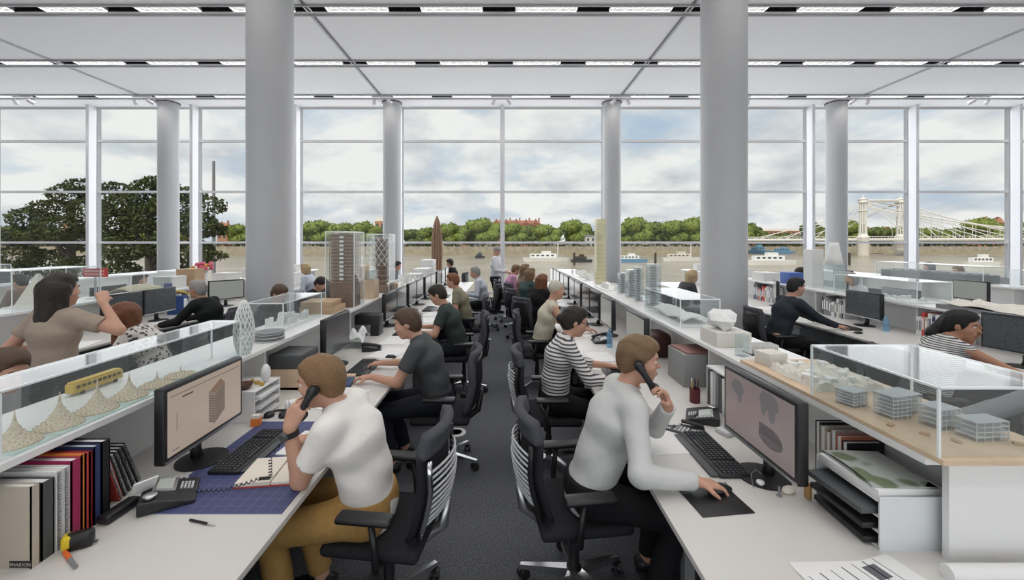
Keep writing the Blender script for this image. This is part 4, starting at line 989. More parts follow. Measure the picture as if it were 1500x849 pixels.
    # ---- face details
    if res <= .016:
        for sg in (-1, 1):
            e = MB(); e.ell(h(.0765, sg * .032, .010) - O, .0115, 10, 7); eo = e.build('eye', EYEW, root, smooth=True)
            MB().ell(h(.0835, sg * .032, .009) - O, (.006, .006, .006), 8, 6).build('iris', IRIS, eo, smooth=True)
            MB().tube([h(.088, sg * .018, .029) - O, h(.09, sg * .034, .034) - O, h(.08, sg * .05, .030) - O], [.003, .004, .0025], 6).build('eyebrow', HAIRS[hair], root, smooth=True)
        MB().tube([h(.089, .022, -.062) - O, h(.0965, .008, -.060) - O, h(.0965, -.008, -.060) - O, h(.089, -.022, -.062) - O], [.003, .0055, .0055, .003], 6).build('lips', LIPS, root, smooth=True)
    return dict(root=root, TL=TL, TR=TR, EL=EL, ER=ER, h=h, hf=hf, hl=hl, hu=hu, SL=SL, SR=SR, f=f, l=l, O=O, P=P)
def cloth(name, c, noise=.06, ns=30): return mat('cloth_' + name, c, .85, noise=noise, nscale=ns, bump=.15, spec=.2)
DENIM = cloth('navy_trousers', (.018, .020, .030)); BLK = cloth('black_trousers', (.012, .012, .014))
UP = vec(0, 0, 1)
def headpt(face, head, look):
    f = vec(math.cos(face), math.sin(face), 0); l = vec(-f[1], f[0], 0); yaw, pitch = look
    hf = nrm(f * math.cos(yaw) * math.cos(pitch) + l * math.sin(yaw) * math.cos(pitch) + UP * math.sin(pitch)); hl = nrm(np.cross(UP, hf)); hu = np.cross(hf, hl)
    return (lambda a, b, c: np.asarray(head, float) + hf * a + hl * b + hu * c), hf, hl, hu
# --- man in the white polo, elbow on the desk, phone at his ear
LA_head = vec(-.925, 2.05, 1.205)
h_, hf_, hl_, hu_ = headpt(PI, LA_head, (.05, -.18)); e_, m_ = h_(-.008, .098, -.01), h_(.07, .088, -.115); dp = nrm(m_ - e_); LAw = (e_ + m_) / 2 + hl_ * .058 + dp * .105 + hf_ * .02; LAd = -dp - hl_ * .1
la = person('man in a white polo shirt and tan trousers leaning on his elbow with a phone', (-.70, 2.11), PI, LA_head, (.05, -.18), cloth('white_polo', (.83, .80, .77), .02), cloth('tan_trousers', (.42, .25, .085), .08), 'sandy', 'fair', 'short',
            hands={'L': (LAw, LAd, -hl_ - hf_ * .25, 1.0), 'R': (vec(-1.10, 2.33, .79), vec(-1, -.05, -.1), vec(0, 0, -1), .8)}, sleeve='short', res=.0095, collar=True,
            polesL=vec(-.5, .18, -1.0), build=1.02, shirt_wave=.004)
wc = la['TL'] - nrm(la['TL'] - la['EL']) * .028; wd = nrm(la['TL'] - la['EL'])
w = Vector(wc - la['O']); wdv = Vector(wd)
MB().cyl(w - wdv * .012, w + wdv * .012, .038, .037, n=18).build('watch_strap', BLACK, la['root'], smooth=False)
fx = Vector((-.4, -.9, .1)); fx = (fx - wdv * fx.dot(wdv)).normalized()
MB().cyl(w + fx * .03, w + fx * .047, .021, .019, n=16).build('watch_face', DGREY, la['root'])
# --- man in the grey sweater, phone to his ear, right hand on the mouse
h_, hf_, hl_, hu_ = headpt(0.0, (.735, 2.24, 1.262), (-.28, -.12)); e_, m_ = h_(-.004, -.099, -.005), h_(.085, -.082, -.112); RAw = m_ + hf_ * .075 - hu_ * .075 - hl_ * .02; RAd = hu_ * .9 - hf_ * .45 - hl_ * .25
ra = person('man in a pale grey sweater holding a phone, other hand on a mouse', (.46, 2.24), 0.0, vec(.735, 2.24, 1.262), (-.28, -.12), cloth('grey_sweater', (.57, .575, .575), .03), BLK, 'lbrown', 'fair', 'short',
            hands={'R': (vec(.885, 1.90, .792), vec(1, .05, -.16), vec(0, -.1, -1), .55), 'L': (RAw, RAd, -hf_ - hl_ * .6, 1.05)}, sleeve='long', res=.0095, build=1.0, polesR=vec(-.2, -.5, -.6), polesL=vec(.4, .3, -1), shirt_wave=.0035)
# --- further along the aisle
lb = person('man in a charcoal T-shirt typing at the desk with the blue notebook', (-.58, 3.52), PI + .05, (-.83, 3.46, 1.215), (.08, -.22), cloth('charcoal_tee', (.075, .08, .085)), DENIM, 'brown', 'fair', 'short',
            hands={'L': (vec(-1.10, 3.36, .80), vec(-1, .08, -.1), -UP, .5), 'R': (vec(-1.12, 3.75, .80), vec(-1, 0, -.1), -UP, .5)}, res=.0115)
rb = person('woman in a navy and white striped top with dark tied hair typing', (.43, 3.5), 0.0, (.60, 3.5, 1.225), (-.05, -.22), patterned('striped_top', (.70, .68, .66), (.06, .06, .075), 'stripes', 11.5, .85, 'Z', .62), BLK, 'dark', 'fair', 'bun',
            hands={'R': (vec(.93, 3.27, .80), vec(1, .1, -.1), -UP, .5), 'L': (vec(.93, 3.66, .80), vec(1, -.1, -.1), -UP, .5)}, sleeve='three', res=.0115, build=.95)
gl_c = rb
for sg in (-1, 1):
    c = rb['h'](.1, sg * .032, .008) - rb['O']; pts = [c + rb['hl'] * .022 * math.cos(a) + rb['hu'] * .017 * math.sin(a) for a in np.linspace(0, 2 * PI, 13)]
    MB().tube(pts, .0028, 5).build('spectacle_rim', BLACK, rb['root']); MB().tube([rb['h'](.1, sg * .054, .012) - rb['O'], rb['h'](-.01, sg * .083, .01) - rb['O']], .0026, 5).build('spectacle_arm', BLACK, rb['root'])
person('man in a dark green T-shirt bending over his papers', (-.60, 5.28), PI, (-.86, 5.2, 1.235), (0, -.45), cloth('dark_green_tee', (.045, .06, .055)), DENIM, 'dark', 'fair', 'short', hands={'L': (vec(-1.1, 5.05, .8), None, None, .6), 'R': (vec(-1.1, 5.35, .8), None, None, .6)}, res=.014)
person('red-haired person in an olive top sitting upright at the desk', (-.66, 6.95), PI, (-.89, 6.9, 1.255), (0, -.15), cloth('olive_top', (.26, .24, .17)), DENIM, 'red', 'fair', 'short', res=.017)
person('grey-haired man in a pale blue shirt seated near the window', (-.46, 8.95), PI, (-.66, 8.9, 1.25), (0, -.1), cloth('pale_blue_shirt', (.52, .56, .64)), BLK, 'grey', 'fair', 'short', sleeve='long', res=.02)
sm = person('standing man in a white shirt and dark trousers looking down', (-.26, 11.0), -.35, (-.22, 10.97, 1.67), (0, -.5), cloth('white_shirt', (.74, .75, .78)), DENIM, 'grey', 'fair', 'crop', hands={'L': (vec(.06, 11.1, 1.12), None, None, .8), 'R': (vec(.0, 10.85, 1.12), None, None, .8)}, sleeve='long', res=.02, stand=True)
person('man in a pink shirt leaning forward on his chair in the aisle', (.10, 10.0), 0.15, (.27, 10.0, 1.235), (0, -.3), cloth('pink_shirt', (.52, .27, .42)), BLK, 'lbrown', 'fair', 'short', sleeve='long', res=.02)
person('person with short pale blond hair in a sleeveless cream top', (.47, 5.42), 0.0, (.68, 5.4, 1.275), (-.05, -.12), cloth('cream_top', (.60, .55, .44)), BLK, 'pale', 'fair', 'crop', hands={'R': (vec(1.02, 5.2, .8), None, None, .5), 'L': (vec(1.0, 5.6, .8), None, None, .5)}, sleeve='none', res=.014)
person('woman with long auburn hair in a black top seen from behind', (.52, 6.95), .75, (.64, 7.0, 1.235), (0, -.1), BLK, BLK, 'auburn', 'fair', 'longback', sleeve='long', res=.017)
person('woman with long light brown hair beside the pink-shirted man', (.40, 8.2), .5, (.52, 8.25, 1.26), (0, 0), cloth('dark_teal', (.05, .08, .08)), BLK, 'lbrown', 'fair', 'longback', sleeve='long', res=.02)
person('woman with wavy light hair beyond the pink-shirted man', (.36, 9.2), .4, (.46, 9.3, 1.29), (0, 0), cloth('brown_top', (.22, .15, .12)), BLK, 'lbrown', 'fair', 'long', sleeve='long', res=.022)
# --- the aisle of the black-suited man
sw = person('standing woman in a beige dress with long dark hair seen from behind', (-3.40, 3.1), 1.35, (-3.39, 3.13, 1.53), (-.12, .0), cloth('beige_dress', (.36, .29, .235)), cloth('beige_dress_skirt', (.36, .30, .24)), 'dark', 'fair', 'longback',
            hands={'R': (vec(-3.13, 3.19, 1.43), vec(-.45, .35, .7), vec(-.6, .5, -.2), 1.1), 'L': (vec(-3.62, 3.3, 1.02), None, None, .7)}, sleeve='short', res=.012, stand=True, skirt=True, build=.96, pelvis=(-3.40, 3.09, .86), polesR=vec(.9, .1, -.6))
person('woman with brown hair in a black and white floral blouse bending forward', (-3.42, 4.05), PI + .25, (-3.66, 3.93, 1.195), (.2, -.35), patterned('floral_blouse', (.06, .055, .06), (.66, .62, .58), 'floral', 26, .85, thr=.36), BLK, 'auburn', 'tan', 'long', hands={'L': (vec(-3.86, 3.75, .80), None, None, .6), 'R': (vec(-3.9, 4.15, .80), None, None, .6)}, res=.0125, build=.95)
person('grey-haired man in a black suit sitting back from his monitors', (-4.08, 5.78), PI, (-4.27, 5.68, 1.25), (0, -.05), cloth('black_suit', (.016, .019, .018)), BLK, 'grey', 'tan', 'short', hands={'L': (vec(-4.64, 5.5, .79), None, None, .5), 'R': (vec(-4.64, 5.95, .79), None, None, .5)}, sleeve='long', res=.0135, build=1.05)
person('man with sandy hair looking down at the desk behind the spiky models', (-3.20, 2.42), 0.0, (-2.915, 2.40, 1.15), (-.15, -.3), cloth('pale_grey_shirt', (.45, .46, .48)), DENIM, 'brown', 'fair', 'short', sleeve='long', res=.012)
person('dark-haired man bent low in front of the big column', (-3.27, 5.5), -.1, (-3.0, 5.45, 1.215), (-.3, -.45), cloth('dark_navy', (.02, .022, .03)), DENIM, 'brown', 'fair', 'short', sleeve='long', res=.016)
person('dark-haired man with lowered head beside the wooden tower models', (-3.50, 7.25), -.05, (-3.24, 7.2, 1.17), (-.2, -.7), cloth('dark_navy', (.02, .022, .03)), DENIM, 'dark', 'fair', 'short', sleeve='long', res=.018)
person('blonde woman in a pale blue shirt seated beyond the big column', (-4.48, 9.6), PI, (-4.69, 9.6, 1.285), (0, 0), cloth('pale_blue_shirt', (.52, .56, .64)), DENIM, 'blonde', 'fair', 'bob', sleeve='long', res=.02)
person('dark-haired man in a grey top by the window column', (-3.22, 11.5), 0, (-3.02, 11.5, 1.25), (0, -.2), cloth('steel_grey', (.17, .19, .22)), DENIM, 'dark', 'fair', 'short', sleeve='long', res=.022)
person('man in dark clothes seated beyond the bench beside the rocket-shaped tower', (-1.5, 12.45), PI - .3, (-1.68, 12.4, 1.28), (0, -.2), BLK, BLK, 'dark', 'fair', 'short', sleeve='long', res=.022)
# --- the aisle of the dark-shirted man
person('man in a dark navy shirt working at his monitor near the big column', (3.76, 5.7), -.02, (4.04, 5.68, 1.285), (-.1, -.1), cloth('navy_shirt', (.030, .036, .046)), BLK, 'black', 'fair', 'short', hands={'R': (vec(4.42, 5.45, .79), vec(1, 0, -.1), -UP, .5), 'L': (vec(4.45, 5.85, .79), vec(1, 0, -.1), -UP, .5)}, sleeve='long', res=.0125, build=1.05)
person('woman in a fine striped sleeveless top with black tied hair', (3.62, 3.5), -.15, (3.83, 3.44, 1.205), (-.85, -.15), patterned('fine_stripe_top', (.66, .65, .63), (.07, .07, .08), 'stripes', 20, .85, 'Z', .55), BLK, 'black', 'tan', 'pony', hands={'R': (vec(4.22, 3.17, .80), vec(1, .1, -.1), -UP, .6), 'L': (vec(4.03, 3.52, 1.10), vec(-.1, -.2, 1), vec(-.8, -.2, 0), 1.0)}, sleeve='none', res=.012, build=.93, polesL=vec(.4, .4, -1))
person('blonde woman with long hair seated behind the white model case', (3.45, 8.05), .1, (3.66, 8.0, 1.24), (0, 0), cloth('dark_grey_top', (.06, .06, .07)), BLK, 'blonde', 'fair', 'longback', sleeve='long', res=.019)
person('person in a grey knitted top at the desk behind the clear building models', (3.36, 2.2), PI + .1, (3.08, 2.2, 1.21), (0, -.2), cloth('grey_knit', (.24, .245, .26)), BLK, 'brown', 'fair', 'short', sleeve='long', res=.014, hands={'L': (vec(2.62, 2.05, .8), None, None, .6), 'R': (vec(2.62, 2.5, .8), None, None, .6)})
person('dark-haired person behind the pale grey monitor', (6.85, 9.2), PI, (6.6, 9.15, 1.22), (0, -.6), BLK, BLK, 'dark', 'fair', 'short', sleeve='long', res=.022)
person('grey-haired woman seated behind the tall white tower models', (6.85, 7.9), PI, (6.62, 7.85, 1.2), (0, -.1), cloth('white_shirt', (.74, .75, .78)), BLK, 'grey', 'fair', 'bob', sleeve='long', res=.02)
person('man with light brown hair at the bench below the bridge view', (10.75, 9.55), PI, (10.5, 9.5, 1.24), (0, -.1), cloth('pale_grey_shirt', (.45, .46, .48)), BLK, 'lbrown', 'fair', 'short', sleeve='long', res=.022)
person('dark-haired woman resting her head on her hand below the bridge view', (11.0, 10.6), PI - .4, (10.85, 10.5, 1.27), (0, -.1), BLK, BLK, 'dark', 'tan', 'bob', sleeve='long', res=.022)
person('dark-haired person on the far side of the pyramid bench', (-7.0, 7.6), 0, (-6.75, 7.6, 1.22), (0, -.3), cloth('dark_grey_top', (.06, .06, .07)), BLK, 'dark', 'fair', 'bob', sleeve='long', res=.022)
person('person in brown below the dark trees', (-8.15, 7.0), PI, (-8.3, 7.0, 1.23), (0, -.1), cloth('brown_top', (.22, .15, .12)), BLK, 'dark', 'fair', 'short', sleeve='long', res=.022)
# ------------------------------------------------------------------ chairs under them
place(CH_R, (-.60, 2.12, 0), PI - .12, 'black ribbed office chair of the man in the white polo')
place(CH_R, (.38, 2.26, 0), .12, 'black ribbed office chair of the man in the grey sweater')
place(CH_R, (.37, 3.5, 0), .0, 'black ribbed office chair of the striped-top woman')
for x, y, rz, w in ((-.52, 3.52, PI, 'of the charcoal T-shirt man'), (-.53, 5.28, PI + .1, 'of the dark green T-shirt man'), (-.6, 6.95, PI, 'of the red-haired person'), (-.4, 8.95, PI - .2, 'of the man in the pale blue shirt'),
                    (.04, 10.0, .15, 'of the pink-shirted man'), (.42, 5.42, 0, 'of the blond person in the cream top'), (.45, 6.9, .75, 'of the auburn-haired woman'), (.33, 8.17, .5, 'of the woman with light brown hair'), (.29, 9.18, .4, 'of the woman with wavy hair'),
                    (-3.36, 4.07, PI + .25, 'of the floral blouse woman'), (-4.02, 5.78, PI, 'of the man in the black suit'), (-3.26, 2.42, 0, 'of the man behind the spiky models'), (-3.33, 5.5, -.1, 'of the man in front of the big column'), (-3.56, 7.27, 0, 'of the man beside the wooden towers'),
                    (-4.42, 9.6, PI, 'of the blonde woman in pale blue'), (-3.28, 11.5, 0, 'of the man by the window column'), (-1.44, 12.43, PI - .3, 'of the man beyond the bench'), (3.7, 5.7, 0, 'of the man in the navy shirt'), (3.55, 3.51, -.15, 'of the woman in fine stripes'),
                    (3.39, 8.05, .1, 'of the blonde woman behind the white case'), (3.42, 2.2, PI + .1, 'of the person in grey knit'), (6.91, 9.2, PI, 'of the person behind the pale monitor'), (6.91, 7.9, PI, 'of the grey-haired woman'), (10.81, 9.55, PI, 'of the man below the bridge view'),
                    (11.06, 10.58, PI - .4, 'of the woman resting her head'), (-7.06, 7.6, 0, 'of the person beyond the pyramid bench'), (-8.09, 7.0, PI, 'of the person in brown')):
    place(CH_P, (x, y, 0), rz, 'dark office chair ' + w)
place(CH_P, (-3.42, 2.98 - .62, 0), 1.9, 'empty dark office chair turned beside the standing woman') if False else None
# ================================================================== props
ACTOP = glassy('acrylic_top', (0.93, 0.95, 0.96), 1.0, 1.9, 0.05, 0.06, (0.95, 0.97, 0.98))
def case(label, x0, x1, y0, y1, z0, z1, base=None, name='display_case'):
    t = thing(name, label, 'display case', ((x0 + x1) / 2, (y0 + y1) / 2, z0)); hx, hy, h = (x1 - x0) / 2, (y1 - y0) / 2, z1 - z0; e = .003
    for s in (-1, 1):
        MB().bb(s * hx - e, s * hx + e, -hy, hy, 0, h).build('side_panel', ACRYL, t); MB().bb(-hx, hx, s * hy - e, s * hy + e, 0, h).build('end_panel', ACRYL, t)
        MB().bb(s * hx - .004, s * hx + .004, -hy, hy, h - .004, h + .004).build('edge', ACEDGE, t); MB().bb(-hx, hx, s * hy - .004, s * hy + .004, h - .004, h + .004).build('edge', ACEDGE, t)
        for q in (-1, 1): MB().bb(s * hx - .004, s * hx + .004, q * hy - .004, q * hy + .004, 0, h).build('edge', ACEDGE, t)
    MB().bb(-hx, hx, -hy, hy, h - e, h + e).build('top_panel', ACTOP, t)
    if base: MB().bb(-hx, hx, -hy, hy, 0, .012).build('base_board', base, t)
    return t
def colr(name, c, r=.55): return mat('c_' + name, c, r)
def put(name, label, cat, mb, m, loc, rz=0.0, group=None, bevel=0.0, smooth=False, auto=None):
    o = mb.build(name, m, None, smooth=smooth, bevel=bevel, auto=auto); o.location = loc; o.rotation_euler = (0, 0, rz); return tag(o, label, cat, group)
# ---------------- spiky hill models under the long case
case('long clear display case over the row of spiky hill models', -1.985, -1.79, 1.45, 2.77, SHELF, 1.37)
STRAW = mat('straw_lattice', (0.70, 0.60, 0.47), .8, noise=.22, nscale=160, bump=.35)
HILLS = [(1.575, .105, .078), (1.735, .115, .078), (1.895, .115, .078), (2.055, .095, .078), (2.22, .05, .075), (2.38, .032, .075)]
HN = ['first from the folder end', 'second from the folder end', 'third from the folder end', 'fourth from the folder end', 'low, next to the flattest one', 'flattest, beside the lattice egg']
for (y, h, r), w in zip(HILLS, HN):
    put('glass_plate', 'pale green plate under a spiky hill model, ' + w, 'plate', MB().bb(-.09, .09, -.078, .078, 0, .006), GREENG, (-1.887, y, SHELF))
    t = thing('hill_model', 'straw coloured hill model with a spire, ' + w, 'architectural model', (-1.887, y, SHELF + .006))
    prof = [(r, 0), (r * .96, .006)] + [(r * (1 - u) ** 1.6 * .9 + .0035, .008 + (h - .008) * (u ** 1.35)) for u in np.linspace(.06, 1, 10)]
    MB().lathe(prof, 28).build('slopes', STRAW, t, smooth=True)
    bd = MB()
    for k in range(90):
        a = k * 2.39996; u = math.sqrt((k + .5) / 90) ; rr = r * u; zz = .008 + (h - .008) * max(0, (1 - (max(0, (rr / r - .04) / .9)) ** (1 / 1.6))) ** 1.35
        bd.box((rr * math.cos(a), rr * math.sin(a), zz + .002), (.0035, .0035, .005), rot=a)
    o = bd.build('roof_studs', STRAW, t); o['kind'] = 'stuff'
    MB().lathe([(.006, 0), (.003, .018), (.001, .04)], 10, (0, 0, h - .012)).build('spire', STRAW, t, smooth=True)
YEL = colr('tram_yellow', (.62, .42, .06), .4)
t = thing('tram_model', 'yellow tram model standing behind the spiky hill models', 'model tram', (-2.20, 2.2, SHELF)); t.scale = (.74, .74, .74)
MB().rbox((0, 0, .05), (.07, .36, .065), .008).build('body', YEL, t, auto=50); MB().rbox((0, 0, .088), (.06, .34, .014), .006).build('roof', YEL, t, auto=50)
for k in range(9):
    for s in (-1, 1): MB().bb(s * .0355 - .001, s * .0355 + .001, -.165 + k * .037, -.14 + k * .037, .05, .072).build('window', mat('tram_window', (.10, .05, .03), .3), t)
for y in (-.12, .12):
    for s in (-1, 1): MB().cyl((s * .03 - .005, y, .014), (s * .03 + .005, y, .014), .014, n=12).build('wheel', BLACK, t)
# ---------------- lattice egg, discs, second case
t = thing('lattice_model', 'white perforated egg-shaped tower model beside the stacked grey discs', 'architectural model', (-1.83, 2.87, SHELF))
def egg(z): u = z / .38; return .062 * math.sin(PI * (.16 + .82 * u)) ** .75 + .002
lt = MB()
for k in range(14):
    for d in (-1, 1): lt.tube([(egg(z) * math.cos(k * PI / 7 + d * z * 6.5), egg(z) * math.sin(k * PI / 7 + d * z * 6.5), z) for z in np.linspace(0, .375, 18)], .0032, 5)
lt.build('lattice', MODELW, t); MB().lathe([(egg(z) * .9, z) for z in np.linspace(.002, .37, 16)], 24).build('inner_skin', ACRYF, t, smooth=True)
for k in range(6): put('grey_disc', 'grey round disc in the stack beside the lattice egg', 'disc', MB().lathe([(0, 0), (.105, 0), (.11, .004), (.105, .009), (0, .009)], 32), MGREY if k % 2 else LGREY, (-1.89 + .003 * (k % 3), 3.28, SHELF + k * .0125 + .0005), 0, 'stacked grey discs', auto=40)
case('small clear display case holding a white city model', -2.26, -1.93, 3.56, 4.30, SHELF, 1.37)
def city(label, x0, x1, y0, y1, n, hmin, hmax, m=MODELW, z=SHELF, base=MODELW, pitch=None, seed=1):
    r = random.Random(seed); t = thing('city_model', label, 'architectural model', ((x0 + x1) / 2, (y0 + y1) / 2, z)); hx, hy = (x1 - x0) / 2, (y1 - y0) / 2
    MB().bb(-hx, hx, -hy, hy, 0, .012).build('base', base, t)
    for k in range(n):
        w, d, h = r.uniform(.02, .06), r.uniform(.02, .06), r.uniform(hmin, hmax); MB().box((r.uniform(-hx + w, hx - w), r.uniform(-hy + d, hy - d), .012 + h / 2), (w, d, h), rot=r.uniform(0, .5)).build('block', m, t)
    return t
city('white blocky city model inside the small clear case', -2.22, -1.97, 3.62, 4.24, 26, .02, .10, seed=3)
# ---------------- wooden tower models in tall clear cases
def carton(label, x, y, z, d, rz=0, m=CARD):
    t = thing('cardboard_box', label, 'box', (x, y, z), rz); MB().bb(-d[0] / 2, d[0] / 2, -d[1] / 2, d[1] / 2, 0, d[2]).build('body', m, t, bevel=.004)
    MB().bb(-d[0] / 2 - .003, d[0] / 2 + .003, -d[1] / 2 - .003, d[1] / 2 + .003, d[2] - .03, d[2] + .004).build('lid', m, t, bevel=.003); MB().bb(-.02, .02, -d[1] / 2 - .004, d[1] / 2 + .004, d[2] + .004, d[2] + .0055).build('tape', colr('tape', (.60, .47, .32)), t); return t
carton('flat brown cardboard box below the squarish wooden tower', -2.05, 4.62, SHELF, (.36, .36, .07)); carton('flat brown cardboard box on top of another below the wooden tower', -2.06, 4.6, SHELF + .075, (.33, .33, .055), .1)
def wood_tower(label, x, y, z0, z1, w, d, floors, cols, base_h, m=WOODD):
    t = thing('wooden_tower', label, 'architectural model', (x, y, z0)); H = z1 - z0
    MB().bb(-w * .42, w * .42, -d * .42, d * .42, 0, H).build('core', m, t); MB().bb(-w / 2, w / 2, -d / 2, d / 2, 0, base_h).build('plinth', m, t)
    f_me = MB().bb(-w / 2, w / 2, -d / 2, d / 2, 0, .010).mesh('floor_plate'); f_me.materials.append(mat('walnut_light', (.44, .27, .17), .5))
    for k in range(floors + 1): link('floor_plate', f_me, t, (0, 0, base_h + (H - base_h) * k / floors - .005))
    p_me = MB().bb(-.004, .004, -.004, .004, base_h, H).mesh('facade_post'); p_me.materials.append(m)
    for k in range(cols + 1):
        u = -w / 2 + w * k / cols
        for s in (-1, 1): link('facade_post', p_me, t, (u, s * d / 2, 0))
    for k in range(cols + 1):
        u = -d / 2 + d * k / cols
        for s in (-1, 1): link('facade_post', p_me, t, (s * w / 2, u, 0))
    [MB().bb(-w * .05, w * .12, -d / 2 - .014, -d / 2, zz_, zz_ + .028).build('stair_landing', MODELW, t) for zz_ in np.arange(base_h + .03, H * .97, .05)]
    return t
wood_tower('dark squarish wooden tower model with pale floor lines', -1.97, 5.05, SHELF, 2.0, .27, .27, 14, 5, .30)
case('tall clear case around the squarish wooden tower', -2.14, -1.80, 4.88, 5.22, SHELF, 2.03)
t = thing('wooden_tower', 'round wooden tower model wrapped in a white diagonal lattice', 'architectural model', (-1.95, 6.45, SHELF))
MB().bb(-.13, .13, -.13, .13, 0, .1).build('plinth', WOODD, t); MB().lathe([(.085, .1), (.085, .84)], 20).build('core', WOODD, t, auto=40)
for k in range(10): MB().lathe([(.13, .1 + k * .08), (.135, .104 + k * .08), (.13, .108 + k * .08), (.08, .108 + k * .08)], 24).build('floor_ring', mat('walnut_light', (.30, .17, .10)), t, auto=40)
lt = MB()
for k in range(10):
    for d in (-1, 1): lt.tube([(.142 * math.cos(k * PI / 5 + d * z * 5), .142 * math.sin(k * PI / 5 + d * z * 5), z) for z in np.linspace(.42, .86, 10)], .005, 5)
lt.build('lattice', MODELW, t)
case('tall clear case around the latticed round wooden tower', -2.12, -1.78, 6.28, 6.62, SHELF, 2.03)
t = thing('wooden_slab', 'pale plywood block model with a dark recess between the two wooden towers', 'architectural model', (-1.94, 5.75, SHELF))
MB().bb(-.13, .13, -.12, .12, 0, .26).build('block', WOODL, t); MB().bb(-.12, .0, -.10, .10, .26, .46).build('upper_block', WOODL, t); MB().bb(-.08, -.03, -.104, -.098, .29, .44).build('recess', WOODD, t); MB().bb(.03, .12, -.1, .1, .26, .4).build('glass_wing', ACRYF, t)
t = thing('rocket_tower', 'brown pointed bullet-shaped tower model at the bench end', 'architectural model', (-1.93, 11.6, SHELF))
og = lambda u: .17 * (1 - .25 * (1 - u) ** 2) * max(.02, (1 - u ** 3.2)) ** .8
MB().lathe([(og(u), u * 1.54) for u in np.linspace(0, 1, 24)], 24).build('shell', WOODD, t, smooth=True)
for k in range(12):
    a = k * PI / 6; MB().tube([(og(u) * 1.02 * math.cos(a), og(u) * 1.02 * math.sin(a), u * 1.54) for u in np.linspace(0, .985, 14)], .008, 5).build('rib', mat('walnut_light', (.30, .17, .10)), t)
for k, (x, y, d, w) in enumerate(((-2.0, 10.7, (.3, .5, .34), 'tallest'), (-2.0, 9.9, (.34, .5, .16), 'widest'), (-1.98, 9.0, (.3, .3, .10), 'lowest'))):
    t = thing('white_model_box', 'white block model on the bench before the bullet-shaped tower, ' + w, 'architectural model', (x, y, SHELF)); MB().bb(-d[0] / 2, d[0] / 2, -d[1] / 2, d[1] / 2, 0, d[2]).build('block', MODELW, t, bevel=.004)
    for q in range(4): MB().bb(-d[0] / 2 - .004, d[0] / 2 + .004, -d[1] / 2 - .004, d[1] / 2 + .004, d[2] * (q + .8) / 5, d[2] * (q + .8) / 5 + .008).build('floor_band', LGREY, t)
city('low white and brown site model between round tower and white blocks', -2.2, -1.8, 7.0, 8.5, 34, .02, .16, seed=5)
carton('small brown carton standing near the round wooden tower', -1.86, 6.82, SHELF, (.13, .13, .10), .3)
# ---------------- folders and notebooks below the shelf
def book(label, y, th, h, w, m, lean=0.0, page=PAPER, spiral=False, name='folder', x=-1.685, cat='folder', z=DESK):
    """stands on the desk, covers facing along y, spine edge at x towards the aisle"""
    t = thing(name, label, cat, (x, y, z)); t.rotation_euler = (-lean, 0, 0)
    MB().bb(-w, 0, 0, .0035, 0, h).build('cover', m, t); MB().bb(-w, 0, th - .0035, th, 0, h).build('cover', m, t)
    MB().bb(-w + .004, -.006, .0036, th - .0036, .004, h - .005).build('pages', page, t)
    if spiral:
        cm = MB()
        for k in range(int(h / .011)): cm.cyl((.001, th * .28, .008 + k * .011), (.001, th * .72, .008 + k * .011), .0042, n=6)
        o = cm.build('spiral_binding', ALU, t); o['kind'] = 'stuff'
    else: MB().bb(-.004, 0, 0, th, 0, h).build('spine', m, t)
    return t
bk = book('large beige book with a black label tag at the row end', 1.455, .030, .292, .30, colr('beige_book', (.50, .44, .36)), name='book', cat='book')
MB().bb(-.075, .001, -.0015, 0, .006, .030).build('label_tag', BLACK, bk)
tx = bpy.data.curves.new('label_text', 'FONT'); tx.body = 'PHAIDON'; tx.size = .0165; tx.extrude = .0002; tx.materials.append(mat('tag_print', (.55, .52, .48)))
o = bpy.data.objects.new('label_text', tx); me_t = bpy.data.meshes.new_from_object(o); bpy.data.objects.remove(o); o = bpy.data.objects.new('label_text', me_t); col.objects.link(o); o.parent = bk; o.location = (-.072, -.0022, .012); o.rotation_euler = (PI / 2, 0, 0)
book('thick grey magazine binder behind the beige book', 1.490, .040, .285, .30, DGREY, page=PAPER)
book('white spiral-bound document in the folder row', 1.537, .022, .300, .28, PAPER, spiral=True, name='notebook', cat='notebook')
book('second white spiral-bound document next to the pink folder', 1.563, .022, .300, .28, PAPER, spiral=True, name='notebook', cat='notebook')
book('wide magenta pink folder beside the spiral-bound documents', 1.592, .036, .310, .29, colr('magenta', (.36, .022, .095)))
book('thin orange folder between magenta and coral', 1.631, .012, .315, .29, colr('orange', (.75, .25, .05))); book('thin coral red folder beside the orange one', 1.646, .014, .312, .29, colr('coral', (.60, .07, .06)))
book('dark red folder beside the navy binder', 1.663, .012, .310, .29, colr('darkred', (.28, .02, .02))); book('navy blue ring binder', 1.680, .028, .322, .30, colr('navy', (.025, .04, .12))); book('black ring binder at the end of the folder row', 1.712, .035, .326, .30, BLACK)
for k in range(5): book(['red covered spiral notebook leaning on the black binder', 'black spiral notebook leaning next to the red one', 'black spiral notebook third of the leaning set', 'black spiral notebook fourth of the leaning set', 'black spiral notebook outermost of the leaning set'][k], 1.838 + k * .036, .020, .235, .2, colr('red_nb', (.45, .05, .03)) if k == 0 else BLACK, -.30 - .02 * k, spiral=True, name='notebook', x=-1.73 - .012 * k, cat='notebook')
t = thing('tape_measure', 'yellow and black tape measure on the desk by the folders', 'tape measure', (-1.622, 1.56, DESK), .5)
MB().rbox((0, 0, .03), (.085, .045, .06), .014, 3).build('case', BLACK, t, auto=50); MB().rbox((-.03, 0, .034), (.034, .047, .05), .01, 2).build('yellow_band', colr('tape_yel', (.72, .55, .02)), t, auto=50); MB().bb(.04, .052, -.012, .012, .004, .007).build('blade', ALU, t)
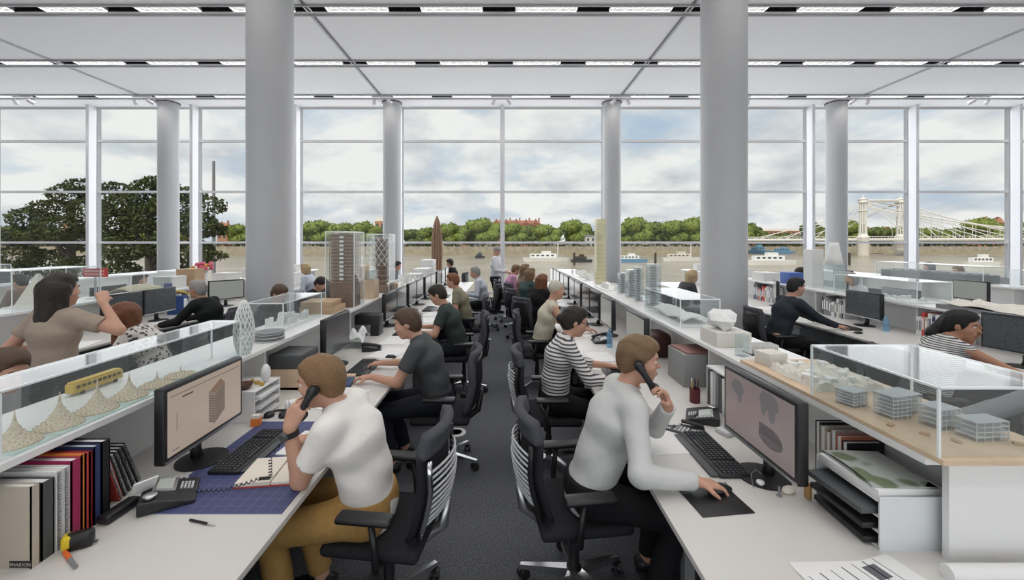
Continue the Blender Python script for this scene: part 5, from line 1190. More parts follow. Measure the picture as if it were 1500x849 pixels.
t = thing('marker_pen', 'orange-capped marker pen lying by the tape measure', 'pen', (-1.585, 1.492, DESK + .008), -.55)
MB().cyl((-.065, 0, 0), (.0, 0, 0), .0075, n=10).build('cap', colr('marker_or', (.80, .16, .04)), t); MB().cyl((0, 0, 0), (.07, 0, 0), .0065, n=10).build('barrel', MGREY, t)
put('glasses_case', 'long black spectacle case on the desk', 'case', MB().rbox((0, 0, .02), (.055, .15, .035), .012, 3), BLACK, (-1.648, 1.75, DESK), -.05, auto=50)
t = thing('ballpoint_pen', 'thin black and silver pen lying on the bare desk', 'pen', (-1.25, 1.69, DESK + .006), -.25)
MB().cyl((-.065, 0, 0), (.03, 0, 0), .005, n=8).build('barrel', BLACK, t); MB().cyl((.03, 0, 0), (.07, 0, 0), .0045, .0015, n=8).build('tip', ALU, t)
# ---------------- the polo man's desk
put('cutting_mat', 'blue gridded cutting mat covering the desk', 'mat', MB().bb(-.31, .31, -.45, .45, 0, .003), gridmat('mat_blue', (.055, .065, .17), (.13, .14, .27), 20, .55, .03), (-1.265, 2.20, DESK))
kz = DESK + .003
place(kbd, (-1.405, 2.27, kz), .0, 'black keyboard lying on the blue cutting mat')
ph1 = place(phone2, (-1.52, 1.86, kz), .55, 'black desk phone with a tilted display beside the folders')
t = thing('display_card', 'small white card tilted on the black desk phone', 'card', (-1.585, 1.80, DESK + .062), -.55); MB().box((0, 0, .03), (.006, .085, .075), rot=Matrix.Rotation(.6, 3, 'Y')).build('card', PAPER, t); MB().box((.0036, .0, .035), (.001, .05, .03), rot=Matrix.Rotation(.6, 3, 'Y')).build('print', LGREY, t)
def handset(label, ear, mouth, out):
    """telephone receiver from the ear to the mouth"""
    ear, mouth, out = Vector(ear), Vector(mouth), Vector(out).normalized(); d = mouth - ear
    t = thing('phone_receiver', label, 'telephone receiver', ear); q = lambda u, o: d * u + out * o
    MB().tube([q(-.12, .012), q(.0, .026), q(.3, .040), q(.7, .040), q(1.0, .026), q(1.1, .012)], [.02, .024, .017, .017, .024, .02], 10).build('handle', BLACK, t, smooth=True)
    MB().cyl(q(0, .0), q(0, .03), .027, .026, n=14).build('earpiece', BLACK, t, smooth=False); MB().cyl(q(1, .0), q(1, .03), .026, .025, n=14).build('mouthpiece', BLACK, t); return t, ear + q(1.08, .02)
H = la['h']; ear = H(-.008, .098, -.01); mo = H(.07, .088, -.115)
_, e1 = handset('black receiver held at the ear of the polo-shirted man', ear, mo, la['hl'])
def coil(label, pts, turns, r0=.006):
    P_ = [Vector(p) for p in pts]; L_ = []; n = turns * 6
    for k in range(n + 1):
        u = k / n * (len(P_) - 1); i = min(int(u), len(P_) - 2); fr = u - i; p = P_[i].lerp(P_[i + 1], fr); d = (P_[i + 1] - P_[i]).normalized(); a = d.orthogonal().normalized(); b = d.cross(a); an = k * PI / 3
        L_.append(p + (a * math.cos(an) + b * math.sin(an)) * r0)
    return put('coiled_cable', label, 'cord', MB().tube(L_, .0022, 4), BLACK, (0, 0, 0))
coil('coiled black phone cord crossing the open book to the polo man', [(-1.44, 1.88, kz + .015), (-1.30, 1.90, kz + .012), (-1.16, 1.93, kz + .045), (-1.10, 1.92, kz + .055), (-1.09, 1.90, .90), e1], 34, .007)
t = thing('open_book', 'thick open notebook with cream pages and red edge under his elbow', 'notebook', (-1.13, 2.06, kz), .12)
MB().bb(-.165, .165, -.12, .12, 0, .004).build('cover', colr('red_nb2', (.40, .06, .05)), t); MB().bb(-.16, -.002, -.115, .115, .004, .024).build('left_pages', colr('cream_page', (.78, .72, .64)), t, bevel=.003); MB().bb(.002, .16, -.115, .115, .004, .018).build('right_pages', colr('cream_page', (.78, .72, .64)), t, bevel=.003)
put('paper_pad', 'blank white paper pad beyond the open notebook on the mat', 'paper', MB().bb(-.1, .1, -.14, .14, 0, .006), PAPER, (-1.14, 2.36, kz), -.1)
put('wallet', 'dark brown leather wallet on the desk by his hand', 'wallet', MB().rbox((0, 0, .012), (.11, .16, .022), .008), colr('leather', (.06, .02, .015)), (-1.08, 2.56, kz), .2, auto=50)
t = thing('small_carton', 'small orange and cream carton beside the beige-screened monitor', 'box', (-1.58, 2.60, DESK), .2); MB().bb(-.026, .026, -.022, .022, 0, .05).build('body', colr('ocarton', (.80, .22, .04)), t); MB().bb(-.024, .024, -.02, .02, .05, .068).build('lid', colr('cream_page', (.78, .72, .64)), t)
t = thing('drawer_unit', 'white plastic tray unit with oddments behind the orange carton', 'tray unit', (-1.76, 2.78, DESK))
MB().bb(-.15, .15, -.15, -.142, 0, .20).bb(-.15, .15, .142, .15, 0, .20).bb(-.15, -.142, -.15, .15, 0, .2).build('shell', SHELFW, t)
for k in range(4): MB().bb(-.142, .148, -.142, .142, .005 + k * .062, .010 + k * .062).build('tray', SHELFW, t)
for k in range(3): put('paper_stack', ['paper stack in the lowest tray of the white unit', 'paper stack in the middle tray of the white unit', 'paper stack in the top tray of the white unit'][k], 'paper', MB().bb(-.13, .15, -.12, .12, 0, .02), PAPER, (-1.745, 2.78, DESK + .0105 + k * .062), .03 * k)
zt = DESK + .197
put('white_shoehorn', 'white curved plastic holder on the tray unit', 'holder', MB().ell((0, 0, .0605), (.03, .045, .06)), PAPER, (-1.66, 2.84, zt), .3, smooth=True)
put('brown_bowl', 'dark brown bowl on the tray unit', 'bowl', MB().lathe([(.0, .002), (.03, 0), (.055, .035), (.05, .035), (.028, .008), (0, .008)], 20), colr('bowl', (.10, .04, .03)), (-1.72, 2.70, zt), 0, smooth=True)
for k in range(3): put('yellow_scrap', 'small yellow wooden offcut on the tray unit', 'offcut', MB().rbox((0, 0, .012), (.03, .02, .024), .004), colr('yscrap', (.55, .36, .08)), (-1.64 - .05 * k, 2.76 + .03 * k, zt), k, 'yellow offcuts on the tray unit')
t = thing('headphones', 'black headphones lying before the white tray unit', 'headphones', (-1.525, 2.74, DESK)); MB().tube([(.05 * math.cos(a), .075 * math.sin(a), .012 + .004 * math.sin(3 * a)) for a in np.linspace(-.2, PI + .2, 14)], .008, 8).build('band', BLACK, t, smooth=True)
for s in (-1, 1): MB().lathe([(0, 0), (.032, 0), (.034, .012), (.026, .028), (0, .03)], 16, (s * .05, -.01, 0)).build('ear_cup', BLACK, t, smooth=True)
t = thing('wrapped_bundle', 'white strapped bundle on the desk before the tray unit', 'bundle', (-1.47, 2.86, DESK), .5); MB().rbox((0, 0, .032), (.12, .07, .06), .015, 3).build('bundle', PAPER, t, auto=50)
for s in (-1, 1): MB().rbox((s * .035, 0, .032), (.008, .073, .063), .002).build('strap', LGREY, t)
t = thing('storage_crate', 'pale wooden storage crate with open top', 'crate', (-1.68, 3.38, DESK)); MB().bb(-.2, .2, -.16, .16, 0, .02).bb(-.2, .2, -.16, -.145, 0, .16).bb(-.2, .2, .145, .16, 0, .16).bb(-.2, -.185, -.16, .16, 0, .16).bb(.185, .2, -.16, .16, 0, .16).build('crate', WOODL, t)
put('grey_box_file', 'dark grey box file set on the wooden crate', 'box file', MB().rbox((0, 0, .055), (.26, .3, .11), .006), DGREY, (-1.74, 3.38, DESK + .161), 0, auto=50)
# charcoal T-shirt man's desk
place(kbd, (-1.32, 3.78, DESK), 0, 'black keyboard of the charcoal T-shirt man'); place(mouse, (-1.15, 4.12, DESK), PI, 'black mouse beside the charcoal T-shirt man'); place(phone, (-1.45, 4.45, DESK), .3, 'black desk phone beside the grey-screened monitor')
put('blue_notebook', 'dark blue notebook at the desk edge', 'notebook', MB().rbox((0, 0, .012), (.15, .21, .022), .004), colr('bluenb', (.03, .05, .13)), (-1.33, 3.36, DESK), .2, auto=50)
put('wooden_ruler_tray', 'long pale wooden tray beside the blue notebook', 'tray', MB().rbox((0, 0, .012), (.26, .06, .024), .004), WOODL, (-1.42, 3.53, DESK), .1, auto=50)
t = thing('clear_bin', 'clear plastic bin of crumpled drafting film', 'bin', (-1.70, 4.62, DESK)); MB().bb(-.13, .13, -.15, -.145, 0, .2).bb(-.13, .13, .145, .15, 0, .2).bb(.125, .13, -.15, .15, 0, .2).bb(-.13, -.125, -.15, .15, 0, .2).bb(-.13, .13, -.15, .15, 0, .006).build('bin', ACRYL, t)
MB().grid(lambda u, v: (-.12 + .24 * u, -.14 + .28 * v, .12 + .08 * math.sin(7 * u + 3 * v) * math.cos(5 * v + 2 * u)), 12, 12).build('film', PAPER, t, smooth=True)
put('black_pc', 'black computer box under the bench shelf beside the clear bin', 'computer', MB().rbox((0, 0, .13), (.3, .2, .26), .008), BLACK, (-1.72, 5.18, DESK), 0, auto=50)
t = thing('pencil_cup', 'white cup with pens on the desk of the dark green T-shirt man', 'cup', (-1.2, 5.78, DESK)); MB().lathe([(.0, 0), (.04, 0), (.042, .11), (.038, .11), (.036, .008), (0, .008)], 18).build('cup', PAPER, t, auto=40)
for k in range(5): MB().cyl((.01 * math.cos(k), .01 * math.sin(k), .01), (.03 * math.cos(k * 1.3), .03 * math.sin(k * 1.3), .17), .004, n=6).build('pen', (BLACK, MGREY, colr('orange', (.75, .25, .05)))[k % 3], t)
# loose sheets on every desk run
def sheet(label, x, y, rz, group, w=.21, l=.297, th=.002, m=PAPER, z=DESK): return put('paper_sheet', label, 'paper', MB().bb(-w / 2, w / 2, -l / 2, l / 2, 0, th), m, (x, y, z), rz, group)
r = random.Random(4)
for y in (3.05, 4.3, 4.85, 6.1, 6.6, 7.6, 8.25, 9.35, 9.9, 11.2): sheet('loose white sheets on the desk run of the T-shirt men', -1.2 + r.uniform(-.1, .1), y, r.uniform(-.4, .4), 'loose sheets on the T-shirt men desk run', .3, .42, .006)
for y in (4.15, 5.2, 5.9, 6.45, 7.6, 8.15, 9.4, 11.0): sheet('loose white sheets on the desk run of the striped-top woman', 1.0 + r.uniform(-.1, .1), y, r.uniform(-.4, .4), 'loose sheets on the striped-top woman desk run', .25, .35, .006)
for y in (4.2, 4.6, 5.9, 6.6, 8.2, 9.0, 10.2): sheet('loose white sheets on the black-suited man desk run', -4.95 + r.uniform(-.1, .15), y, r.uniform(-.4, .4), 'loose sheets before the black-suited man', .3, .4, .008)
for y in (3.9, 4.4, 6.5, 7.2, 8.2, 9.2, 10.4): sheet('loose white sheets on the navy-shirted man desk run', 4.6 + r.uniform(-.08, .15), y, r.uniform(-.4, .4), 'loose sheets before the navy-shirted man', .3, .4, .006)
for k, y in enumerate((5.3, 7.1, 8.8, 10.6)): place(kbd, (-1.32, y, DESK), 0, 'dark keyboard in front of the row of glossy monitors', 'keyboards along the wooden tower bench')
for k, y in enumerate((7.0, 8.7, 10.3)): place(kbd, (1.02, y, DESK), PI, 'dark keyboard before the monitors leading to the yellow tower', 'keyboards before the yellow tower')
# ================================================================== the grey sweater man's desk
put('mouse_mat', 'black mouse mat under the sweater man\'s hand', 'mat', MB().rbox((0, 0, .0025), (.24, .21, .005), .002), BLACK, (.94, 1.845, DESK), .12, auto=50)
place(mouse, (1.0, 1.91, DESK + .005), .0, 'black mouse under the hand of the sweater man')
place(kbd, (1.135, 2.24, DESK), PI, 'black keyboard before the monitor of rounded shapes')
place(phone, (1.33, 2.72, DESK), PI - .35, 'dark desk phone with a lit display beside the file holder') if False else None
ph2 = dup(phone2, (1.30, 2.70, DESK), PI - .45, 'dark desk phone with a big display beside the file holder')
HA = ra['h']; ear2 = HA(-.004, -.099, -.005); mo2 = HA(.085, -.082, -.112)
_, e2 = handset('black receiver at the ear of the sweater man', ear2, mo2, -ra['hl'])
coil('coiled black phone cord hanging from the sweater man\'s receiver', [e2, (.90, 2.30, 1.0), (.95, 2.42, .82), (1.05, 2.52, .765), (1.18, 2.60, .78), (1.25, 2.66, .79)], 26, .006)
t = thing('calculator', 'grey pocket calculator on the desk by the phone', 'calculator', (1.06, 2.53, DESK), .9); MB().rbox((0, 0, .008), (.09, .15, .015), .005).build('body', DGREY, t, auto=50); MB().bb(-.035, .035, .03, .06, .0155, .017).build('display', mat('lcd', (.50, .54, .50)), t)
kk = MB()
for a in range(4):
    for b in range(4): kk.box((-.03 + a * .02, -.06 + b * .02, .018), (.014, .013, .005))
kk.build('buttons', LGREY, t)
t = thing('stapler', 'black stapler lying next to the calculator', 'stapler', (1.17, 2.56, DESK), 1.2); MB().rbox((0, 0, .006), (.035, .14, .012), .004).build('base', BLACK, t, auto=50); MB().rbox((0, .0, .03), (.03, .13, .018), .007, rot=Matrix.Rotation(.12, 3, 'X')).build('arm', BLACK, t, auto=50)
put('card_box', 'small grey card box by the keyboard', 'box', MB().rbox((0, 0, .014), (.06, .09, .028), .004), LGREY, (1.33, 2.48, DESK), .3, auto=50)
put('red_notepad', 'red-edged notepad by the sweater man\'s elbow', 'notepad', MB().rbox((0, 0, .012), (.16, .2, .022), .003), colr('rednote', (.42, .12, .10)), (.93, 2.70, DESK), .3, auto=50)
sheet('large blank drawing sheet between the sweater man and his keyboard', .90, 2.42, .1, None, .3, .36, .003)
t = thing('file_holder', 'white file holder packed with grey folders behind the phone', 'file holder', (1.60, 2.78, DESK)); MB().bb(-.15, .15, -.17, -.16, 0, .27).bb(-.15, .15, .16, .17, 0, .27).bb(.14, .15, -.17, .17, 0, .27).bb(-.15, .15, -.17, .17, .27, .28).bb(-.15, .15, -.17, .17, 0, .01).build('shell', SHELFW, t)
for k in range(8): put('file_folder', 'file folder standing in the white file holder', 'folder', MB().bb(-.13, .13, -.016, .016, 0, .24), (MGREY, LGREY, PAPER, DGREY)[k % 4], (1.58, 2.645 + k * .039, DESK + .011), 0, 'folders in the white file holder')
t = thing('pen_pot', 'dark red pot of pens beside the file holder', 'pot', (1.38, 2.98, DESK)); MB().lathe([(0, 0), (.035, 0), (.037, .1), (.033, .1), (.032, .006), (0, .006)], 18).build('pot', colr('maroon', (.12, .015, .02)), t, auto=40)
for k in range(6): MB().cyl((.01 * math.cos(k), .01 * math.sin(k), .008), (.026 * math.cos(k * 1.1), .026 * math.sin(k * 1.1), .15 + .01 * (k % 3)), .004, n=6).build('pen', (BLACK, colr('maroon', (.12, .015, .02)), PAPER, YEL)[k % 4], t)
put('grey_carton', 'grey lidded carton behind the sweater man\'s head', 'box', MB().rbox((0, 0, .13), (.3, .32, .26), .006), mat('grey_carton', (.28, .29, .29), .7), (1.58, 3.44, DESK), 0, auto=50)
put('red_lid', 'dull red lid lying on the grey lidded carton', 'folder', MB().bb(-.13, .13, -.14, .14, 0, .012), colr('dullred', (.33, .17, .15)), (1.58, 3.44, DESK + .261), .1)  # reddish lid of the carton, made as a loose flat plate
# paper trays and the things in them
t = thing('letter_tray', 'white three-tier letter tray stacked with papers', 'letter tray', (1.545, 1.70, DESK))
for k in range(4): MB().bb(-.135, .135, -.155, .155, .004 + k * .058, .009 + k * .058).build('tray', SHELFW, t)
for s in (-1, 1):
    MB().bb(-.135, .135, s * .155 - .003, s * .155 + .003, 0, .20).build('side', mat('tray_side', (.70, .73, .76), .25), t)
for k, (w, m) in enumerate((('lowest', BLACK), ('middle', BLACK), ('upper', DGREY))): put('black_folder', 'black folder sticking out of the %s letter tray' % w, 'folder', MB().rbox((0, 0, .012), (.27, .27, .022), .003), m, (1.515 - .015 * k, 1.70, DESK + .0095 + k * .058), .04 * (k - 1), auto=50)
def mag(label, x, y, z, rz, m, w=.21, l=.28, th=.008): return put('magazine', label, 'magazine', MB().grid(lambda u, v: (-w / 2 + w * u, -l / 2 + l * v, th + .012 * math.sin(PI * v) * (1 - u)), 6, 8).bb(-w / 2, w / 2, -l / 2, l / 2, 0, th), m, (x, y, z), rz)
put('paper_pile', 'thick pile of loose papers on the top letter tray', 'paper', MB().rbox((0, 0, .018), (.26, .28, .036), .002), PAPER, (1.54, 1.70, DESK + .184), .05, auto=50)
mag('glossy landscape magazine lying on the paper pile', 1.535, 1.70, DESK + .221, -.05, patterned('mag_green', (.16, .20, .12), (.42, .44, .42), 'floral', 9, .3, thr=.42), .24, .27)
BKM = [BLACK, colr('cream_bk', (.50, .46, .36)), colr('tan_bk', (.40, .33, .22)), colr('greyred', (.30, .22, .20)), colr('rust', (.45, .14, .07)), BLACK]
for k in range(6): book(['black book behind the letter tray, first of the row', 'cream book behind the letter tray', 'tan book behind the letter tray', 'grey-brown book behind the letter tray', 'rust red book behind the letter tray', 'black book behind the letter tray, last of the row'][k], 2.05 - k * .033, .03, .26 - .012 * (k % 3), .17, BKM[k], x=1.745, name='book', cat='book')
t = thing('drawing_sheets', 'fan of printed drawing sheets at the desk end', 'paper', (1.23, 1.35, DESK), .15)
for k in range(3):
    MB().box((.01 * k, -.012 * k, .0015 + .003 * k), (.40, .28, .002), rot=.12 * (k - 1)).build('sheet', PAPER, t)
ln = MB()
for k in range(7): ln.bb(-.16 + k * .05, -.157 + k * .05 + (.002 if k % 2 else 0), -.13, .11, .0086, .0092)
ln.bb(.06, .12, .03, .09, .0086, .0092); ln.build('printed_lines', mat('ink_grey', (.12, .12, .14), .7), t, loc=None).rotation_euler = (0, 0, .12)
put('rolled_drawing', 'rolled white drawing lying across the desk end', 'paper roll', MB().tube([(-.2, 0, .026), (.5, 0, .026)], .026, 16), PAPER, (1.72, 1.41, DESK), .0, smooth=False)
put('curled_sheet', 'white drawing sheet uncurling from the roll', 'paper', MB().bb(-.2, .5, -.16, .16, 0, .002), PAPER, (1.74, 1.22, DESK), .0)
put('wood_peg', 'small tan wooden peg standing on the desk', 'peg', MB().rbox((0, 0, .035), (.02, .025, .07), .004), mat('tan_wood', (.42, .24, .08), .5), (1.375, 1.86, DESK), .2, auto=50)
put('dark_peg', 'tiny dark metal post standing on the desk', 'post', MB().lathe([(.012, 0), (.012, .004), (.005, .006), (.005, .045), (0, .045)], 10), MGREY, (1.255, 1.875, DESK), 0)
put('plaster_scrap', 'small cream plaster scrap on the desk', 'scrap', MB().ell((0, 0, .014), (.04, .022, .016), 10, 6), colr('cream_page', (.78, .72, .64)), (1.315, 1.90, DESK), .4, smooth=True)
put('plastic_stud', 'tiny white plastic knob on the desk', 'knob', MB().lathe([(.012, 0), (.012, .012), (.018, .016), (.016, .026), (0, .028)], 12), PAPER, (1.215, 1.95, DESK), 0, smooth=True)
put('loose_wire', 'thin wire loop rising beside the white knob', 'wire', MB().tube([(0, 0, .003), (.0, .02, .06), (.03, .03, .075), (.05, .02, .06)], .0015, 5), MGREY, (1.17, 1.93, DESK))
# ---------------- bench top: clear building models
put('plywood_board', 'long plywood board under the clear building models', 'board', MB().bb(-.255, .255, -.62, .62, 0, .02), WOODL, (RX, 2.05, SHELF), 0, bevel=.002)
Z2 = SHELF + .02
case('large clear display case over the clear building models', 1.535, 2.035, 1.45, 2.05, Z2, 1.385)
CLEAR = glassy('clear_block', (.93, .94, .94), 1.0, 1.49, .05, .16, (.95, .95, .93))
def clear_block(label, x, y, w, d, h, rz, floors):
    t = thing('clear_building', label, 'architectural model', (x, y, Z2), rz); MB().bb(-w / 2, w / 2, -d / 2, d / 2, 0, h).build('block', CLEAR, t)
    for k in range(1, floors + 1): MB().bb(-w / 2 - .001, w / 2 + .001, -d / 2 - .001, d / 2 + .001, h * k / floors - .003, h * k / floors).build('floor_line', mat('etched_line', (.62, .64, .66), .5), t)
    for k in range(5):
        u = -w / 2 + w * k / 4; MB().bb(u - .001, u + .001, -d / 2 - .0015, -d / 2, 0, h).build('etched_post', mat('etched_line', (.62, .64, .66), .5), t)
    return t
for a in ((1.63, 1.93, .09, .08, .07, .3, 5, 'smallest clear building model on the plywood board'), (1.70, 1.80, .10, .08, .10, .2, 6, 'tallest clear building model on the plywood board'), (1.80, 1.86, .1, .09, .085, .25, 5, 'clear building model behind the tallest one'), (1.80, 1.70, .10, .08, .085, .2, 4, 'clear building model between the tallest and the longest'), (1.86, 1.60, .14, .07, .075, .1, 4, 'longest clear building model near the case front')): clear_block(a[7], *a[:7])
put('white_spike', 'tiny white spike beside the longest clear building', 'model part', MB().cyl((0, 0, 0), (0, 0, .05), .005, .001, n=6), MODELW, (1.95, 1.64, Z2))
for k, (x, y) in enumerate(((1.72, 1.56), (1.93, 1.54), (1.60, 1.70), (1.98, 1.75), (1.66, 1.62))): put('wood_chip', 'little wooden chip on the plywood board', 'chip', MB().rbox((0, 0, .005), (.018, .03, .01), .002), CARD, (x, y, Z2), k, 'wooden chips on the plywood board')
t = thing('landscape_model', 'white crumbly landscape model on the plywood board', 'architectural model', (1.77, 2.28, Z2))
def hgt(x, y): return .010 + .028 * abs(math.sin(9 * x + 4 * y) * math.cos(13 * y - 5 * x)) + .02 * abs(math.sin(31 * x) * math.cos(27 * y))
MB().grid(lambda u, v: (-.18 + .36 * u, -.2 + .4 * v, 0.001 + (0 if u in (0, 1) or v in (0, 1) else hgt(u, v))), 22, 24).build('terrain', mat('plaster', (.74, .70, .63), .9, noise=.08, nscale=30), t, auto=25)
for k in range(16): MB().rbox((r.uniform(-.15, .15), r.uniform(-.17, .17), .04), (r.uniform(.02, .05), r.uniform(.02, .05), .03), .003, rot=k).build('block', MODELW, t, auto=50)
put('foam_block', 'white foam block with a paler lid behind the landscape model', 'block', MB().rbox((0, 0, .04), (.13, .12, .08), .004), mat('foam', (.72, .69, .64), .8), (1.66, 2.56, Z2), .2, auto=50)
# comb, prism, sculpture
t = thing('comb_model', 'row of thin white fins on a small black base', 'architectural model', (1.80, 2.88, SHELF)); MB().bb(-.1, .1, -.06, .06, 0, .008).build('base', BLACK, t)
for k in range(14): MB().bb(-.095 + k * .014, -.092 + k * .014, -.05, .05, .008, .07).build('fin', MODELW, t)
put('clear_prism', 'clear upright acrylic prism by the white fins', 'prism', MB().bb(-.03, .03, -.03, .03, 0, .15), ACRYF, (1.63, 2.82, SHELF), .3)
t = thing('paper_sculpture', 'crumpled white paper sculpture on a cream block', 'sculpture', (1.70, 3.17, SHELF)); MB().rbox((0, 0, .055), (.26, .26, .11), .004).build('block', mat('foam', (.72, .69, .64), .8), t, auto=50)
bm = bmesh.new(); bmesh.ops.create_icosphere(bm, subdivisions=2, radius=.1)
for v in bm.verts: v.co *= (.7 + .5 * r.random()); v.co.z = v.co.z * .8
vs_ = [tuple(v.co + Vector((-.02, 0, .185))) for v in bm.verts]; bm.verts.ensure_lookup_table(); fs_ = [tuple(v.index for v in f.verts) for f in bm.faces]; bm.free()
MB().add(vs_, fs_).build('crumpled_form', PAPER, t)
case('clear display case holding a flat white roof model', 1.60, 1.96, 3.74, 4.70, SHELF, 1.38)
t = thing('roof_model', 'flat white curved roof model inside a clear case', 'architectural model', (1.78, 4.2, SHELF)); MB().bb(-.15, .15, -.42, .42, 0, .02).build('base', MODELW, t); MB().slab(lambda u, v: (-.13 + .26 * u, -.4 + .8 * v, .05 + .04 * math.sin(PI * u) + .015 * math.sin(3 * PI * v)), 10, 16, .006).build('roof', MODELW, t, smooth=True)
for k in range(8):
    for s in (-1, 1): MB().cyl((s * .12, -.36 + k * .1, .02), (s * .12, -.36 + k * .1, .055), .004, n=6).build('post', MODELW, t)
def glass_tower(label, x, y, w, h, floors, m=ACRYF):
    t = thing('clear_tower', label, 'architectural model', (x, y, SHELF)); MB().bb(-w / 2, w / 2, -w / 2, w / 2, .02, h).build('shaft', m, t); MB().bb(-w * .7, w * .7, -w * .7, w * .7, 0, .02).build('base', MODELW, t)
    for k in range(1, floors): MB().bb(-w / 2 - .003, w / 2 + .003, -w / 2 - .003, w / 2 + .003, h * k / floors, h * k / floors + .005).build('floor_plate', LGREY, t)
    MB().bb(-w * .2, w * .2, -w * .2, w * .2, .02, h * .97).build('core', MGREY, t)
glass_tower('tallest clear tower model beside the roof model case', 1.80, 4.98, .14, .52, 16); glass_tower('clear tower model with a slim shaft beside the tallest one', 1.74, 5.35, .10, .46, 14); glass_tower('squat clear tower model nearest the yellow tower', 1.78, 5.75, .15, .40, 12); glass_tower('short clear tower model between squat tower and yellow tower', 1.78, 6.2, .12, .32, 10)
t = thing('yellow_tower', 'tall slender pale yellow translucent tower model', 'architectural model', (1.80, 7.75, SHELF)); YT = glassy('pale_yellow_acrylic', (.95, .92, .72), 1.0, 1.49, .1, .5, (.80, .78, .58)); MB().bb(-.09, .09, -.09, .09, .012, 1.22).build('shaft', YT, t); MB().bb(-.12, .12, -.12, .12, 0, .012).build('base', MODELW, t)
for k in range(1, 16): MB().bb(-.092, .092, -.092, .092, .075 * k, .075 * k + .004).build('floor_line', mat('straw_line', (.72, .68, .48), .5), t)
city('low white site model on the bench beyond the yellow tower', 1.6, 1.98, 8.3, 10.2, 36, .02, .12, seed=8); city('low white site model at the foot of the yellow tower', 1.6, 1.98, 6.6, 7.4, 18, .02, .10, seed=9)
put('water_bottle', 'clear blue water bottle on the striped-top woman\'s desk', 'bottle', MB().lathe([(0, 0), (.033, .002), (.034, .02), (.031, .06), (.034, .1), (.034, .14), (.014, .18), (.014, .2), (0, .2)], 18), glassy('blue_bottle', (.62, .82, .95), 1.0, 1.4, .02, .25, (.45, .70, .90)), (1.16, 4.55, DESK), 0, smooth=True)
place(kbd, (1.0, 3.55, DESK), PI, 'black keyboard of the striped-top woman'); put('mouse_mat', 'round-cornered black mouse mat beside the striped-top woman', 'mat', MB().rbox((0, 0, .003), (.2, .2, .006), .002), BLACK, (.86, 3.15, DESK), 0); place(mouse, (.88, 3.15, DESK + .006), 0, 'black mouse of the striped-top woman')
place(phone, (1.12, 4.78, DESK), PI, 'black desk phone between the striped-top woman and the blond person')
put('brown_bag', 'dark brown leather bag under the bench shelf behind her monitor', 'bag', MB().rbox((0, 0, .12), (.2, .3, .24), .05, 3), colr('leather', (.06, .02, .015)), (1.58, 4.25, DESK), 0, smooth=True)
# ================================================================== the far benches
case('clear display case around the white pyramid model', -5.95, -5.48, 4.55, 5.55, SHELF, 1.58)
t = thing('pyramid_model', 'tall white pyramid tower model on a pale base', 'architectural model', (-5.70, 5.0, SHELF)); MB().bb(-.2, .2, -.2, .2, 0, .02).build('base', MODELW, t)
MB().add([(-.14, -.14, .02), (.14, -.14, .02), (.14, .14, .02), (-.14, .14, .02), (-.012, -.012, .40), (.012, -.012, .40), (.012, .012, .40), (-.012, .012, .40)], [(3, 2, 1, 0), (4, 5, 6, 7), (0, 1, 5, 4), (1, 2, 6, 5), (2, 3, 7, 6), (3, 0, 4, 7)]).build('pyramid', mat('ivory', (.78, .75, .66), .6), t)
for k in range(1, 12):
    w = .14 - .128 * k / 12 + .001; MB().bb(-w, w, -w, w, .02 + .38 * k / 12, .0225 + .38 * k / 12).build('floor_line', mat('ivory_line', (.66, .62, .54), .6), t)
t = thing('red_sign', 'small red sign with pale lettering standing on the pyramid bench', 'sign', (-5.72, 5.72, SHELF)); MB().bb(-.17, .17, -.006, .006, .30, .42).build('plate', colr('sign_red', (.55, .05, .05)), t); MB().bb(-.01, .01, -.01, .01, 0, .3).build('post', ALU, t); MB().bb(-.1, .1, -.05, .05, 0, .01).build('foot', ALU, t)
lm = MB()
for a in range(2):
    for k in range(9): lm.bb(-.14 + k * .031, -.14 + k * .031 + .02, -.0068, -.006, .325 + a * .045, .35 + a * .045)
lm.build('lettering', colr('sign_pale', (.75, .45, .42)), t)
case('clear display case holding a pale straw roof model', -5.95, -5.48, 6.0, 6.75, SHELF, 1.42)
put('straw_roof', 'pale straw roof model inside the clear case by the monitors', 'architectural model', MB().slab(lambda u, v: (-.16 + .32 * u, -.3 + .6 * v, .03 + .10 * math.sin(PI * u) ** .6 * math.sin(PI * (.1 + .8 * v)) ** .5), 10, 12, .006), mat('straw', (.62, .57, .42), .8), (-5.72, 6.37, SHELF), 0, smooth=True)
carton('tall brown paper carton on the bench behind the suited man', -5.72, 7.45, SHELF, (.3, .3, .3), .1); carton('white carton with a blue label behind the suited man', -5.74, 7.02, SHELF, (.3, .34, .2), 0, mat('white_carton', (.74, .74, .72), .7))
put('blue_label', 'blue rectangular sticker pad leaning on the white carton', 'label', MB().bb(-.07, .07, -.004, .004, 0, .1), colr('label_blue', (.05, .07, .32)), (-5.62, 6.83, SHELF + .0), .0)
t = thing('flower_bunch', 'bunch of pink and orange flowers in a pale pot', 'flowers', (-5.78, 7.85, SHELF)); MB().lathe([(0, 0), (.07, 0), (.09, .2), (.08, .2), (0, .18)], 16).build('pot', PAPER, t, auto=40)
for k in range(14):
    a = k * 2.4; q = .03 + .011 * k; MB().ell((q * math.cos(a), q * math.sin(a), .33 + .05 * math.sin(k)), .04, 8, 6).build('bloom', colr('pinkfl', (.65, .12, .20)) if k % 3 else colr('orfl', (.70, .36, .08)), t, smooth=True); MB().cyl((0, 0, .15), (q * math.cos(a), q * math.sin(a), .31), .006, n=5).build('stem', colr('stemgr', (.12, .22, .06)), t)
